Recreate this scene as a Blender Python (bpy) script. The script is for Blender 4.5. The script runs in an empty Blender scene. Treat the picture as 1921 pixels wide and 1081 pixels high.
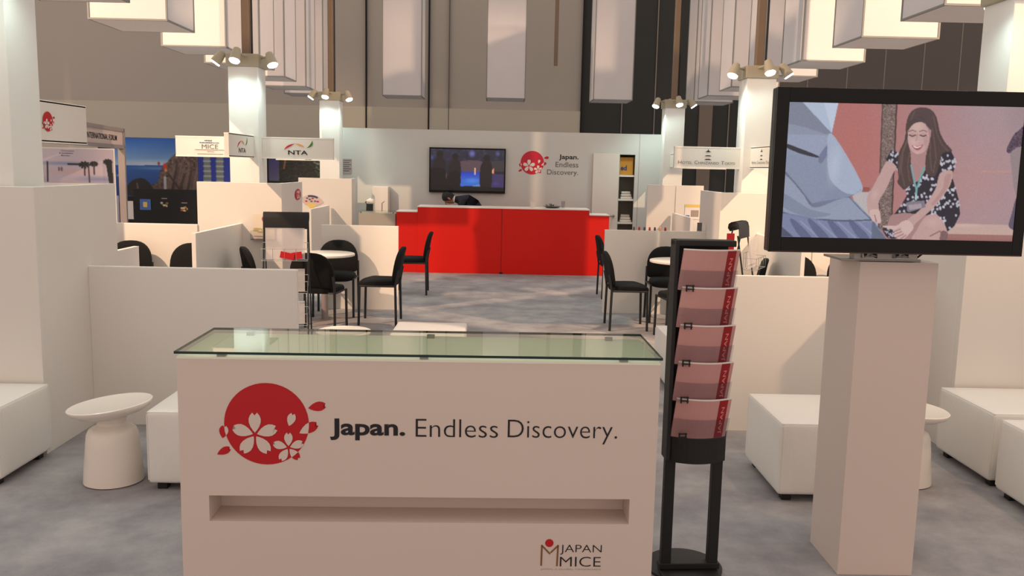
import bpy, bmesh, math, random
import numpy as np
from mathutils import Vector, Matrix
random.seed(7)
C = bpy.context.scene.collection
SC = bpy.context.scene

def lin(c):
    return tuple(((v/255)/12.92 if v/255 <= .04045 else ((v/255+.055)/1.055)**2.4) for v in c)

# ------------------------------------------------------------------ camera
IMG_W, IMG_H, FPX = 1921.0, 1081.0, 1643.0
cam_d = bpy.data.cameras.new('camera'); cam = bpy.data.objects.new('camera', cam_d); C.objects.link(cam)
cam_d.sensor_fit = 'HORIZONTAL'; cam_d.sensor_width = 36.0; cam_d.lens = 36.0*FPX/IMG_W
cam_d.clip_end = 200
_R = ((0.9997066773833876, -0.01938002392866246, -0.01452493950388889),
      (-0.011757489943812378, 0.13596481960665083, -0.9906438962914736),
      (0.02117358319435594, 0.9905240948618339, 0.13569707761354446))
M4 = Matrix(_R)                      # rows are the world axes seen from the camera
cam.matrix_world = Matrix.Translation((0, 0, 1.7)) @ M4.to_4x4()
SC.camera = cam

# ------------------------------------------------------------------ world, exposure
SC.view_settings.view_transform = 'Standard'; SC.view_settings.look = 'None'
SC.view_settings.gamma = 1.0; SC.view_settings.use_curve_mapping = False
SC.view_settings.exposure = 0.0
W = bpy.data.worlds.new('hall'); SC.world = W; W.use_nodes = True
_n, _l = W.node_tree.nodes, W.node_tree.links
_bg = _n['Background']; _bg.inputs[1].default_value = 0.83
_tc = _n.new('ShaderNodeTexCoord'); _sp = _n.new('ShaderNodeSeparateXYZ'); _mr = _n.new('ShaderNodeMapRange'); _mr.interpolation_type = 'SMOOTHSTEP'
_mr.inputs[1].default_value = .35; _mr.inputs[2].default_value = -.55         # warm lit half of the hall lies behind the viewer
_mx = _n.new('ShaderNodeMix'); _mx.data_type = 'RGBA'
_mx.inputs[6].default_value = (.94, .93, .88, 1); _mx.inputs[7].default_value = (1.03, .82, .71, 1)
_l.new(_tc.outputs['Generated'], _sp.inputs[0]); _l.new(_sp.outputs['Y'], _mr.inputs[0]); _l.new(_mr.outputs[0], _mx.inputs[0]); _l.new(_mx.outputs[2], _bg.inputs[0])

def spot(name, loc, target, power, color, cone=80, blend=.6, radius=.08, parent=None):
    l = bpy.data.lights.new(name, 'SPOT'); l.energy = power; l.color = color
    l.spot_size = math.radians(cone); l.spot_blend = blend; l.shadow_soft_size = radius
    o = bpy.data.objects.new(name, l); C.objects.link(o)
    d = Vector(target) - Vector(loc)
    o.rotation_euler = d.to_track_quat('-Z', 'Y').to_euler()
    o.location = loc
    if parent is not None:
        o.parent = parent; o.location = Vector(loc) - parent.location
    return o
WARM = (1.0, .66, .42)
spot('truss_light_left', (-7.5, 4.4, 6.6), (-1.0, 11.3, 0.0), 3700, WARM, 62, .35, .07)
spot('truss_light_right', (7.5, 3.4, 6.9), (.6, 11.6, 0.0), 4300, WARM, 56, .3, .07)
spot('truss_light_front', (4.0, 2.2, 6.8), (4.0, 7.5, 1.0), 320, WARM, 80, .6, .10)
COOL = (.78, 1.0, .90)

# ------------------------------------------------------------------ materials
def nodes_of(m):
    m.use_nodes = True
    return m.node_tree.nodes, m.node_tree.links, m.node_tree.nodes['Principled BSDF']
def mat(name, rgb, rough=.5, metal=0., noise=0., nscale=8., bump=0., bscale=200., spec=None, coat=0., emit=None, estr=0., sheen=0.):
    m = bpy.data.materials.new(name); n, l, p = nodes_of(m)
    c = lin(rgb) + (1,)
    p.inputs['Base Color'].default_value = c; p.inputs['Roughness'].default_value = rough
    p.inputs['Metallic'].default_value = metal
    if spec is not None: p.inputs['Specular IOR Level'].default_value = spec
    if coat: p.inputs['Coat Weight'].default_value = coat
    if sheen: p.inputs['Sheen Weight'].default_value = sheen
    if emit is not None:
        p.inputs['Emission Color'].default_value = lin(emit)+(1,); p.inputs['Emission Strength'].default_value = estr
    if noise:
        t = n.new('ShaderNodeTexNoise'); t.inputs['Scale'].default_value = nscale; t.inputs['Detail'].default_value = 4
        g = n.new('ShaderNodeTexCoord'); l.new(g.outputs['Object'], t.inputs['Vector'])
        mx = n.new('ShaderNodeMix'); mx.data_type = 'RGBA'
        mx.inputs[6].default_value = tuple(v*(1-noise) for v in c[:3])+(1,)
        mx.inputs[7].default_value = tuple(min(1, v*(1+noise)) for v in c[:3])+(1,)
        l.new(t.outputs['Fac'], mx.inputs[0]); l.new(mx.outputs[2], p.inputs['Base Color'])
    if bump:
        t = n.new('ShaderNodeTexNoise'); t.inputs['Scale'].default_value = bscale
        g = n.new('ShaderNodeTexCoord'); l.new(g.outputs['Object'], t.inputs['Vector'])
        b = n.new('ShaderNodeBump'); b.inputs['Strength'].default_value = bump; b.inputs['Distance'].default_value = .01
        l.new(t.outputs['Fac'], b.inputs['Height']); l.new(b.outputs[0], p.inputs['Normal'])
    return m
M = dict(
    panel=mat('white_laminate', (226, 222, 215), .42, noise=.015, nscale=1.5),
    panel_edge=mat('white_edge_band', (238, 234, 226), .4, noise=.01),
    column=mat('white_painted_column', (232, 232, 227), .45, noise=.015, nscale=2),
    counter=mat('counter_laminate', (216, 201, 191), .35, noise=.02, nscale=2),
    countertop=mat('counter_top_laminate', (238, 240, 222), .3, noise=.01),
    red=mat('red_laminate', (214, 20, 4), .5, noise=.03, nscale=2, spec=.3),
    fabric=mat('lantern_fabric', (220, 217, 219), .9, noise=.03, nscale=3, bump=.08, bscale=600),
    seam=mat('lantern_seam', (140, 142, 140), .8, noise=.04),
    leather=mat('white_leatherette', (232, 230, 224), .32, noise=.02, bump=.12, bscale=140),
    plastic=mat('white_moulded_plastic', (236, 228, 218), .22, noise=.01),
    blackfab=mat('black_upholstery', (20, 20, 21), .85, noise=.2, nscale=60, bump=.2, bscale=500, spec=.25),
    blackmet=mat('black_powder_coated_metal', (26, 28, 30), .4, noise=.05),
    blackgloss=mat('black_gloss_plastic', (6, 6, 7), .22, noise=.05, spec=.25),
    blackmatte=mat('black_matte', (16, 16, 17), .6, noise=.08),
    foot=mat('black_rubber_foot', (12, 12, 12), .6, noise=.1),
    chrome=mat('chrome', (200, 200, 200), .18, 1.0, noise=.02),
    steel=mat('brushed_steel', (150, 148, 144), .38, 1.0, noise=.05),
    cap=mat('beige_metal', (176, 168, 146), .45, noise=.03),
    pole=mat('bronze_pole', (128, 108, 88), .4, noise=.05),
    cable=mat('black_cable', (18, 18, 20), .6, noise=.05),
    logo_red=mat('print_red', (186, 0, 18), .5, noise=.01),
    logo_pink=mat('print_raspberry', (200, 20, 52), .5, noise=.01),
    petal=mat('print_petal_white', (228, 210, 200), .5, noise=.01),
    ink=mat('print_ink', (22, 20, 26), .5, noise=.01),
    ink_grey=mat('print_grey', (96, 94, 98), .5, noise=.01),
    ink_light=mat('print_light_grey', (160, 145, 138), .5, noise=.01),
    bronze=mat('print_bronze', (128, 88, 52), .5, noise=.01),
    navy=mat('print_navy', (58, 64, 108), .5, noise=.01),
    orange=mat('print_orange', (232, 160, 84), .5, noise=.01),
    green=mat('print_green', (70, 120, 50), .5, noise=.01),
    paper=mat('white_paper', (232, 228, 224), .7, noise=.02),
    brochure=mat('pink_brochure', (198, 148, 144), .4, noise=.06, nscale=7),
    brochure_band=mat('brochure_red_band', (150, 8, 20), .4, noise=.03),
    brochure_text=mat('brochure_lettering', (226, 130, 128), .4, noise=.02),
    greyframe=mat('grey_aluminium', (150, 140, 138), .45, noise=.04),
    signpanel=mat('sign_panel', (224, 219, 211), .5, noise=.01),
    lens=mat('lamp_lens', (255, 255, 255), .3, emit=(240, 255, 255), estr=14),
    skin=mat('skin', (176, 128, 104), .55, noise=.04, nscale=20),
    hair=mat('dark_hair', (22, 18, 18), .7, noise=.2, nscale=60),
    suit=mat('navy_suit', (20, 24, 42), .75, noise=.1, nscale=40),
    cupm=mat('paper_cup', (225, 215, 205), .6, noise=.02),
    leaf=mat('dark_leaf', (60, 84, 58), .6, noise=.2, nscale=40),
    yellow=mat('yellow_print', (222, 196, 110), .6, noise=.04),
    blue=mat('blue_print', (76, 110, 180), .6, noise=.1, nscale=40),
    orange_box=mat('orange_card', (196, 140, 48), .6, noise=.04),
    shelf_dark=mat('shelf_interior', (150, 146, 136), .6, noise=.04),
    wood=mat('beige_fabric_pale', (232, 226, 200), .6, noise=.02),
)
def glass_mat(name, tint, gloss=.0, ior=1.5):
    m = bpy.data.materials.new(name); m.use_nodes = True; n = m.node_tree.nodes; l = m.node_tree.links
    for q in list(n): n.remove(q)
    out = n.new('ShaderNodeOutputMaterial'); tr = n.new('ShaderNodeBsdfTransparent'); gl = n.new('ShaderNodeBsdfGlossy')
    fr = n.new('ShaderNodeFresnel'); mx = n.new('ShaderNodeMixShader'); ns = n.new('ShaderNodeTexNoise')
    ns.inputs['Scale'].default_value = 3; fr.inputs['IOR'].default_value = ior
    mp = n.new('ShaderNodeMapRange'); mp.inputs[3].default_value = gloss; mp.inputs[4].default_value = gloss+.015
    l.new(ns.outputs['Fac'], mp.inputs[0]); l.new(mp.outputs[0], gl.inputs['Roughness'])
    tr.inputs[0].default_value = lin(tint)+(1,)
    gm = n.new('ShaderNodeNewGeometry'); mt = n.new('ShaderNodeMath'); mt.operation = 'SUBTRACT'; mt.use_clamp = True
    l.new(fr.outputs[0], mt.inputs[0]); l.new(gm.outputs['Backfacing'], mt.inputs[1]); l.new(mt.outputs[0], mx.inputs[0]); l.new(tr.outputs[0], mx.inputs[1]); l.new(gl.outputs[0], mx.inputs[2])
    l.new(mx.outputs[0], out.inputs[0]); return m
M['glass'] = glass_mat('green_tinted_glass', (247, 251, 245), 0., 1.75)
M['glass_edge'] = mat('dark_green_glass_edge', (18, 52, 48), .15, noise=.05)
M['frosted'] = mat('frosted_acrylic', (226, 222, 222), .35, noise=.02); M['frosted'].node_tree.nodes['Principled BSDF'].inputs['Alpha'].default_value = .42
M['acrylic'] = glass_mat('clear_acrylic', (240, 240, 242), .05)

# carpet
def carpet():
    m = bpy.data.materials.new('grey_carpet'); n, l, p = nodes_of(m)
    g = n.new('ShaderNodeTexCoord')
    a = n.new('ShaderNodeTexNoise'); a.inputs['Scale'].default_value = 2.2; a.inputs['Detail'].default_value = 6; a.inputs['Roughness'].default_value = .65
    b = n.new('ShaderNodeTexNoise'); b.inputs['Scale'].default_value = 260
    l.new(g.outputs['Object'], a.inputs['Vector']); l.new(g.outputs['Object'], b.inputs['Vector'])
    r = n.new('ShaderNodeValToRGB'); r.color_ramp.elements[0].position = .33; r.color_ramp.elements[1].position = .68
    r.color_ramp.elements[0].color = lin((142, 140, 144))+(1,); r.color_ramp.elements[1].color = lin((184, 181, 182))+(1,)
    l.new(a.outputs['Fac'], r.inputs[0])
    mx = n.new('ShaderNodeMix'); mx.data_type = 'RGBA'; mx.blend_type = 'MULTIPLY'; mx.inputs[0].default_value = .25
    l.new(r.outputs[0], mx.inputs[6]); l.new(b.outputs['Color'], mx.inputs[7]); l.new(mx.outputs[2], p.inputs['Base Color'])
    p.inputs['Roughness'].default_value = .95; p.inputs['Specular IOR Level'].default_value = .1
    bp = n.new('ShaderNodeBump'); bp.inputs['Strength'].default_value = .3; bp.inputs['Distance'].default_value = .004
    l.new(b.outputs['Fac'], bp.inputs['Height']); l.new(bp.outputs[0], p.inputs['Normal'])
    return m
M['carpet'] = carpet()
def attr_mat(name, emission=0., rough=.5):
    m = bpy.data.materials.new(name); n, l, p = nodes_of(m)
    a = n.new('ShaderNodeAttribute'); a.attribute_name = 'Col'
    l.new(a.outputs['Color'], p.inputs['Base Color']); p.inputs['Roughness'].default_value = rough
    if emission:
        p.inputs['Base Color'].default_value = (0.01, .01, .01, 1)
        for k in list(p.inputs['Base Color'].links): l.remove(k)
        l.new(a.outputs['Color'], p.inputs['Emission Color']); p.inputs['Emission Strength'].default_value = emission
        p.inputs['Roughness'].default_value = .25
    return m
M['screen'] = attr_mat('lit_screen', .86)
M['screen_far'] = attr_mat('lit_screen_far', .8)
M['print'] = attr_mat('printed_graphic', 0, .6)

# ------------------------------------------------------------------ mesh helpers
class MB:
    def __init__(s, o=(0, 0, 0)):
        s.v = []; s.f = []; s.m = []; s.o = Vector(o)
    def add(s, vs, fs, mi=0):
        b = len(s.v); s.v += [Vector(q) for q in vs]; s.f += [[b+i for i in f] for f in fs]; s.m += [mi]*len(fs); return s
    def box(s, x0, x1, y0, y1, z0, z1, mi=0, rot=None, piv=None):
        vs = [Vector((x, y, z)) for z in (z0, z1) for y in (y0, y1) for x in (x0, x1)]
        if rot is not None:
            p = Vector(piv) if piv is not None else Vector(((x0+x1)/2, (y0+y1)/2, (z0+z1)/2))
            vs = [p + rot @ (q-p) for q in vs]
        return s.add(vs, [(0, 2, 3, 1), (4, 5, 7, 6), (0, 1, 5, 4), (2, 6, 7, 3), (0, 4, 6, 2), (1, 3, 7, 5)], mi)
    def tube(s, pts, r, seg=10, mi=0, caps=True):
        pts = [Vector(p) for p in pts]; rs = r if isinstance(r, (list, tuple)) else [r]*len(pts)
        rings = []
        up = None
        for i, p in enumerate(pts):
            d = (pts[min(i+1, len(pts)-1)] - pts[max(i-1, 0)]).normalized()
            if up is None:
                up = Vector((0, 0, 1)) if abs(d.z) < .9 else Vector((1, 0, 0))
            a = d.cross(up).normalized(); b = d.cross(a).normalized(); up = -b if False else up
            rings.append([p + a*math.cos(t)*rs[i] + b*math.sin(t)*rs[i] for t in [2*math.pi*k/seg for k in range(seg)]])
        vs = [q for r_ in rings for q in r_]; fs = []
        for i in range(len(rings)-1):
            for k in range(seg):
                fs.append((i*seg+k, i*seg+(k+1) % seg, (i+1)*seg+(k+1) % seg, (i+1)*seg+k))
        if caps: fs += [tuple(reversed(range(seg))), tuple(range((len(rings)-1)*seg, len(rings)*seg))]
        return s.add(vs, fs, mi)
    def lathe(s, prof, cx=0, cy=0, seg=40, mi=0, tilt=None):
        vs = []; fs = []
        for (r, z) in prof:
            for k in range(seg):
                t = 2*math.pi*k/seg; vs.append(Vector((cx+r*math.cos(t), cy+r*math.sin(t), z)))
        for i in range(len(prof)-1):
            for k in range(seg):
                fs.append((i*seg+k, i*seg+(k+1) % seg, (i+1)*seg+(k+1) % seg, (i+1)*seg+k))
        fs += [tuple(reversed(range(seg))), tuple(range((len(prof)-1)*seg, len(prof)*seg))]
        if tilt is not None: vs = [tilt(q) for q in vs]
        return s.add(vs, fs, mi)
    def slab(s, poly, y0, y1, mi=0):      # polygon in XZ, thickness along y
        n = len(poly); vs = [Vector((x, y0, z)) for x, z in poly]+[Vector((x, y1, z)) for x, z in poly]
        fs = [tuple(range(n)), tuple(reversed(range(n, 2*n)))]+[(i, i+n, (i+1) % n+n, (i+1) % n) for i in range(n)]
        return s.add(vs, fs, mi)
    def xf(s, fn):
        s.v = [fn(q) for q in s.v]; return s
    def build(s, name, mats, parent=None, bevel=0., seg=2, smooth=False, subd=0):
        me = bpy.data.meshes.new(name)
        o0 = s.o if parent is None or s.o.length else Vector((0, 0, 0))
        me.from_pydata([tuple(q-s.o) for q in s.v], [], s.f)
        if not isinstance(mats, (list, tuple)): mats = [mats]
        for m_ in mats: me.materials.append(M[m_] if isinstance(m_, str) else m_)
        for p, k in zip(me.polygons, s.m): p.material_index = k
        bm = bmesh.new(); bm.from_mesh(me); bmesh.ops.recalc_face_normals(bm, faces=bm.faces)
        if bevel:
            es = [e for e in bm.edges if len(e.link_faces) == 2 and e.calc_face_angle(0) > .6]
            bmesh.ops.bevel(bm, geom=es, offset=bevel, segments=seg, profile=.6, affect='EDGES')
        bm.to_mesh(me); bm.free()
        if smooth:
            for p in me.polygons: p.use_smooth = True
            if hasattr(me, 'set_sharp_from_angle'): me.set_sharp_from_angle(angle=math.radians(38))
        o = bpy.data.objects.new(name, me); C.objects.link(o)
        if parent is not None: o.parent = parent
        else: o.location = s.o
        if subd:
            q = o.modifiers.new('subdivision', 'SUBSURF'); q.levels = subd; q.render_levels = subd
        return o
def tag(o, label=None, cat=None, group=None, kind=None):
    if label: o['label'] = label
    if cat: o['category'] = cat
    if group: o['group'] = group
    if kind: o['kind'] = kind
    return o
def thing(name, loc, label, cat, rz=0, group=None):
    o = bpy.data.objects.new(name, None); C.objects.link(o); o.location = loc; o.rotation_euler = (0, 0, rz)
    o.empty_display_size = .1
    return tag(o, label, cat, group)
def copy_tree(o, parent=None):
    c = o.copy(); C.objects.link(c)
    if parent is not None: c.parent = parent
    for ch in list(o.children): copy_tree(ch, c)
    return c
def dup(o, loc, rz, label, group=None):
    c = copy_tree(o); c.location = loc; c.rotation_euler = (0, 0, rz); c['label'] = label
    if group: c['group'] = group
    return c
def struct(name, mb, m, **k):
    o = mb.build(name, m, **k); o['kind'] = 'structure'; return o

def text_pts(body, weight=0.):
    cu = bpy.data.curves.new('t', 'FONT'); cu.body = body; cu.size = 1; cu.offset = weight; cu.fill_mode = 'BOTH'
    cu.resolution_u = 4; cu.extrude = .0
    o = bpy.data.objects.new('t', cu); C.objects.link(o)
    dg = bpy.context.evaluated_depsgraph_get(); me = bpy.data.meshes.new_from_object(o.evaluated_get(dg))
    vs = [(v.co.x, v.co.y) for v in me.vertices]; fs = [tuple(p.vertices) for p in me.polygons]
    bpy.data.objects.remove(o); bpy.data.meshes.remove(me); bpy.data.curves.remove(cu)
    return vs, fs
def marks(mb, x0, x1, z0, z1, y, seed=1):
    r = random.Random(seed); x = x0
    while x < x1-.004:
        w = min(r.uniform(.35, .9)*(z1-z0), x1-x); mb.box(x, x+w, y-.0015, y, z0+r.uniform(0, .25)*(z1-z0), z1-r.uniform(0, .3)*(z1-z0)); x += w+.28*(z1-z0)
def text(mb, body, x0, x1, z0, z1, y, mi=0, weight=0., fn=None):
    """lettering as a thin mesh fitted to a box in the XZ plane at depth y; the box is the text's own extent"""
    vs, fs = text_pts(body, weight)
    xs = [v[0] for v in vs]; ys = [v[1] for v in vs]
    sx = (x1-x0)/(max(xs)-min(xs)); sz = (z1-z0)/(max(ys)-min(ys))
    pts = [Vector((x0+(v[0]-min(xs))*sx, y, z0+(v[1]-min(ys))*sz)) for v in vs]
    if fn: pts = [fn(p) for p in pts]
    mb.add(pts, fs, mi); return mb

# ------------------------------------------------------------------ blossom emblem
def petal_poly(bx, bz, tx, tz, w):
    d = Vector((tx-bx, tz-bz)); L = d.length; d.normalize(); n = Vector((-d.y, d.x))
    prof = [(0, 0), (.12, .17), (.3, .36), (.5, .48), (.68, .5), (.85, .40), (1.0, .20), (.86, 0)]
    pts = [(bx+d.x*a*L+n.x*b*w, bz+d.y*a*L+n.y*b*w) for a, b in prof]
    pts += [(bx+d.x*a*L-n.x*b*w, bz+d.y*a*L-n.y*b*w) for a, b in reversed(prof[1:-1])]
    return pts
def clip_circle(poly, n=48):
    out = poly
    for k in range(n):
        t = 2*math.pi*k/n; nx, nz = math.cos(t), math.sin(t); inp = out; out = []
        for i in range(len(inp)):
            a, b = inp[i-1], inp[i]; da = a[0]*nx+a[1]*nz-1; db = b[0]*nx+b[1]*nz-1
            if (da <= 0) != (db <= 0):
                q = da/(da-db); out.append((a[0]+(b[0]-a[0])*q, a[1]+(b[1]-a[1])*q))
            if db <= 0: out.append(b)
        if not out: return []
    return out
def emblem(cx, cz, r, y, fn=None):
    """returns (red, white) MB in XZ facing -Y"""
    red, wh = MB(), MB()
    def put(mb, poly, dy):
        pts = [Vector((cx+a*r, y-dy, cz+b*r)) for a, b in poly]
        bm = bmesh.new(); vv = [bm.verts.new(p) for p in pts]
        f = bm.faces.new(vv); tr = bmesh.ops.triangulate(bm, faces=[f]); bm.verts.index_update()
        vs = [v.co.copy() for v in bm.verts]; fs = [[v.index for v in g.verts] for g in bm.faces]; bm.free()
        if fn: vs = [fn(v) for v in vs]
        mb.add(vs, fs)
    put(red, [(math.cos(2*math.pi*k/48), math.sin(2*math.pi*k/48)) for k in range(48)], .0)
    for a in (90, 18, -54, -126, 162):
        t = math.radians(a); c, s_ = math.cos(t), math.sin(t)
        put(wh, petal_poly(-.276+.05*c, -.262+.05*s_, -.276+.54*c, -.262+.54*s_, .29), .0012)
    for a in (90, 20, -50, -122, 165):
        t = math.radians(a); c, s_ = math.cos(t), math.sin(t)
        P = petal_poly(.512+.04*c, -.573+.04*s_, .512+.37*c, -.573+.37*s_, .2)
        q = clip_circle(P)
        if a == -50: put(red, P, .0004)
        put(wh, q, .0012)
    put(wh, petal_poly(.53, -.04, .63, .27, .2), .0012)
    for P in (petal_poly(.774, -.215, 1.2, .02, .25), petal_poly(-1.04, -.36, -.99, -.05, .22)):
        put(red, P, .0004); q = clip_circle(P)
        if len(q) > 2: put(wh, q, .0012)
    put(red, petal_poly(.986, .40, 1.4, .48, .23), .0004); put(red, petal_poly(-1.18, -.76, -.87, -.6, .18), .0004)
    return red, wh

# ------------------------------------------------------------------ small painter for screens and printed graphics
class Paint:
    def __init__(s, w, h, corners):
        """corners: TL, TR, BR, BL in drawing coordinates"""
        s.w, s.h = w, h
        u, v = np.meshgrid(np.linspace(0, 1, w), np.linspace(0, 1, h))
        tl, tr, br, bl = [np.array(c, float) for c in corners]
        s.X = (tl[0]*(1-u)+tr[0]*u)*(1-v)+(bl[0]*(1-u)+br[0]*u)*v
        s.Y = (tl[1]*(1-u)+tr[1]*u)*(1-v)+(bl[1]*(1-u)+br[1]*u)*v
        s.c = np.zeros((h, w, 3)); s.rng = np.random.RandomState(3)
    def inside(s, P):
        P = np.array(P, float); x, y = s.X, s.Y
        m = (x >= P[:, 0].min()) & (x <= P[:, 0].max()) & (y >= P[:, 1].min()) & (y <= P[:, 1].max())
        if not m.any(): return m
        px, py = x[m], y[m]; ins = np.zeros(px.shape, bool)
        for i in range(len(P)):
            x1, y1 = P[i-1]; x2, y2 = P[i]
            if y1 == y2: continue
            c = ((y1 > py) != (y2 > py)) & (px < (x2-x1)*(py-y1)/(y2-y1)+x1); ins ^= c
        out = np.zeros(m.shape, bool); out[m] = ins; return out
    @staticmethod
    def smooth(P, n=6):
        P = [np.array(p, float) for p in P]; out = []
        for i in range(len(P)):
            a, b, c, d = P[i-1], P[i], P[(i+1) % len(P)], P[(i+2) % len(P)]
            for k in range(n):
                t = k/n
                out.append(.5*((2*b)+(-a+c)*t+(2*a-5*b+4*c-d)*t*t+(-a+3*b-3*c+d)*t**3))
        return out
    def col(s, c): return np.array(c, float)/255
    def poly(s, P, c, a=1., sm=True, c2=None, g=None):
        m = s.inside(s.smooth(P) if sm else P)
        if c2 is not None:                      # gradient between two points g=(x0,y0,x1,y1)
            dx, dy = g[2]-g[0], g[3]-g[1]
            t = np.clip(((s.X-g[0])*dx+(s.Y-g[1])*dy)/(dx*dx+dy*dy), 0, 1)[..., None]
            cc = s.col(c)*(1-t)+s.col(c2)*t; s.c[m] = s.c[m]*(1-a)+cc[m]*a
        else: s.c[m] = s.c[m]*(1-a)+s.col(c)*a
        return m
    def fill(s, c, c2=None, g=None):
        s.poly([(-1e5, -1e5), (1e5, -1e5), (1e5, 1e5), (-1e5, 1e5)], c, 1, False, c2, g)
    def ell(s, cx, cy, rx, ry, c, a=1., soft=0, rot=0):
        ct, st = math.cos(rot), math.sin(rot); dx, dy = s.X-cx, s.Y-cy
        d = np.sqrt(((dx*ct+dy*st)/rx)**2+((-dx*st+dy*ct)/ry)**2)
        k = np.clip((1-d)/soft, 0, 1) if soft else (d < 1).astype(float)
        k = (k*a)[..., None]; s.c = s.c*(1-k)+s.col(c)*k
    def line(s, pts, w, c, a=1.):
        d = np.full(s.X.shape, 1e9)
        for (x1, y1), (x2, y2) in zip(pts[:-1], pts[1:]):
            dx, dy = x2-x1, y2-y1; L = dx*dx+dy*dy+1e-9
            t = np.clip(((s.X-x1)*dx+(s.Y-y1)*dy)/L, 0, 1)
            d = np.minimum(d, np.hypot(s.X-x1-t*dx, s.Y-y1-t*dy))
        k = (np.clip(w/2-d+1, 0, 1)*a)[..., None]; s.c = s.c*(1-k)+s.col(c)*k
    def noise(s, amp, mask=None, cell=1):
        n = s.rng.normal(0, amp, (s.h//cell+1, s.w//cell+1)); n = np.kron(n, np.ones((cell, cell)))[:s.h, :s.w]
        if mask is not None: n = n*mask
        s.c = np.clip(s.c+n[..., None], 0, 1)
    def blur(s, k=1):
        for _ in range(k):
            p = np.pad(s.c, ((1, 1), (1, 1), (0, 0)), 'edge')
            s.c = (p[1:-1, 1:-1]*4+p[:-2, 1:-1]+p[2:, 1:-1]+p[1:-1, :-2]+p[1:-1, 2:])/8
    def mesh(s, name, P00, PX, PZ, material, parent=None, org=(0, 0, 0)):
        """P00 top-left, PX vector to the right edge, PZ vector to the bottom edge"""
        w, h = s.w, s.h; P00, PX, PZ = Vector(P00)-Vector(org), Vector(PX), Vector(PZ)
        u, v = np.meshgrid(np.linspace(0, 1, w), np.linspace(0, 1, h))
        co = np.array(P00)[None, None]+u[..., None]*np.array(PX)+v[..., None]*np.array(PZ)
        i = np.arange((w)*(h)).reshape(h, w)
        q = np.stack([i[:-1, :-1], i[1:, :-1], i[1:, 1:], i[:-1, 1:]], -1).reshape(-1, 4)
        me = bpy.data.meshes.new(name); me.vertices.add(w*h); me.vertices.foreach_set('co', co.reshape(-1).astype(np.float32))
        me.loops.add(q.size); me.loops.foreach_set('vertex_index', q.reshape(-1).astype(np.int32))
        me.polygons.add(len(q)); me.polygons.foreach_set('loop_start', (np.arange(len(q))*4).astype(np.int32))
        me.polygons.foreach_set('loop_total', np.full(len(q), 4, np.int32)); me.update(calc_edges=True)
        c = np.clip(s.c, 0, 1); L = np.where(c <= .04045, c/12.92, ((c+.055)/1.055)**2.4)
        rgba = np.concatenate([L, np.ones((h, w, 1))], -1).reshape(-1).astype(np.float32)
        at = me.color_attributes.new('Col', 'FLOAT_COLOR', 'POINT'); at.data.foreach_set('color', rgba)
        me.materials.append(M[material]); o = bpy.data.objects.new(name, me); C.objects.link(o)
        if parent is not None: o.parent = parent
        return o

# ================================================================== THE SETTING
struct('floor', MB().box(-14, 18, -3, 24, -.05, 0), 'carpet')
HW = dict(up=mat('hall_wall_taupe', (172, 167, 159), .8, noise=.05, nscale=.4), low=mat('hall_wall_beige', (188, 184, 170), .8, noise=.05, nscale=.4),
          char=mat('hall_curtain_charcoal', (54, 56, 55), .9, noise=.08, nscale=2), brown=mat('hall_wall_brown', (92, 88, 84), .85, noise=.05, nscale=1),
          warmp=mat('hall_panel_taupe', (122, 112, 102), .85, noise=.04, nscale=1), joint=mat('wall_joint_black', (16, 15, 16), .8, noise=.05),
          jl=mat('wall_joint_pale', (138, 130, 122), .8, noise=.04))
Y = 22.0
wb = MB(); wb.box(-14, 1.93, Y, Y+.3, 3.12, 9, 0); wb.box(-14, 1.93, Y-.06, Y+.3, 0, 3.12, 1)
wb.box(1.93, 4.86, Y+.02, Y+.3, 0, 9, 2); wb.box(4.86, 5.19, Y-.02, Y+.3, 0, 9, 4); wb.box(5.19, 6.6, Y+.02, Y+.3, 0, 9, 2); wb.box(6.6, 18, Y, Y+.3, 0, 9, 3)
for x, w, z1 in ((-3.35, .035, 9), (-1.82, .035, 9), (1.93, .035, 9)): wb.box(x-w/2, x+w/2, Y-.08, Y+.1, 0, z1, 5)
for x in (-1.33,): wb.box(x-.008, x+.008, Y-.065, Y+.1, 0, 9, 3)
for x in (2.94, 3.75, 5.6, 7.5, 8.47, 9.39, 10.34, 11.24, 12.2, 13.1): wb.box(x-.012, x+.012, Y-.005, Y+.1, 0, 9, 6)
wbo = struct('wall_back', wb, [HW['up'], HW['low'], HW['char'], HW['brown'], HW['warmp'], HW['joint'], HW['jl']])

# booth back wall (white) with storage opening
bw = MB(); YB = 15.5; ZB = 2.335
bw.box(-2.78, 2.07, YB, YB+.06, 0, ZB); bw.box(2.34, 2.80, YB, YB+.06, 0, ZB); bw.box(2.07, 2.34, YB, YB+.06, 1.975, ZB)
bwt = thing('booth_wall', (0, YB, 0), 'long white booth back wall carrying the small television and red circle logo behind the red counter', 'wall')
bw.o = Vector((0, YB, 0)); bw.build('wall_panel', mat('dimmed_white_laminate', (205, 208, 205), .45, noise=.02, nscale=1), bwt)  # white laminate greyed in its colour to stand for dimmer light at the rear
sm = MB((0, YB, 0)); sm.box(2.405, 2.413, YB-.002, YB+.01, 0, ZB); sm.build('panel_joint', 'ink_light', bwt)
r_, w_ = emblem(.535, 1.80, .205, YB-.004)
r_.o = w_.o = Vector((0, YB, 0)); r_.build('emblem_disc', 'logo_pink', bwt); w_.build('emblem_petals', 'panel', bwt)
t = MB((0, YB, 0)); text(t, 'Japan.', 1.0, 1.345, 1.85, 1.955, YB-.003, weight=.02); t.build('lettering_bold', 'ink', bwt)
t = MB((0, YB, 0)); text(t, 'Endless', .945, 1.345, 1.735, 1.825, YB-.003); t.build('lettering_light', 'ink_grey', bwt)
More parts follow.
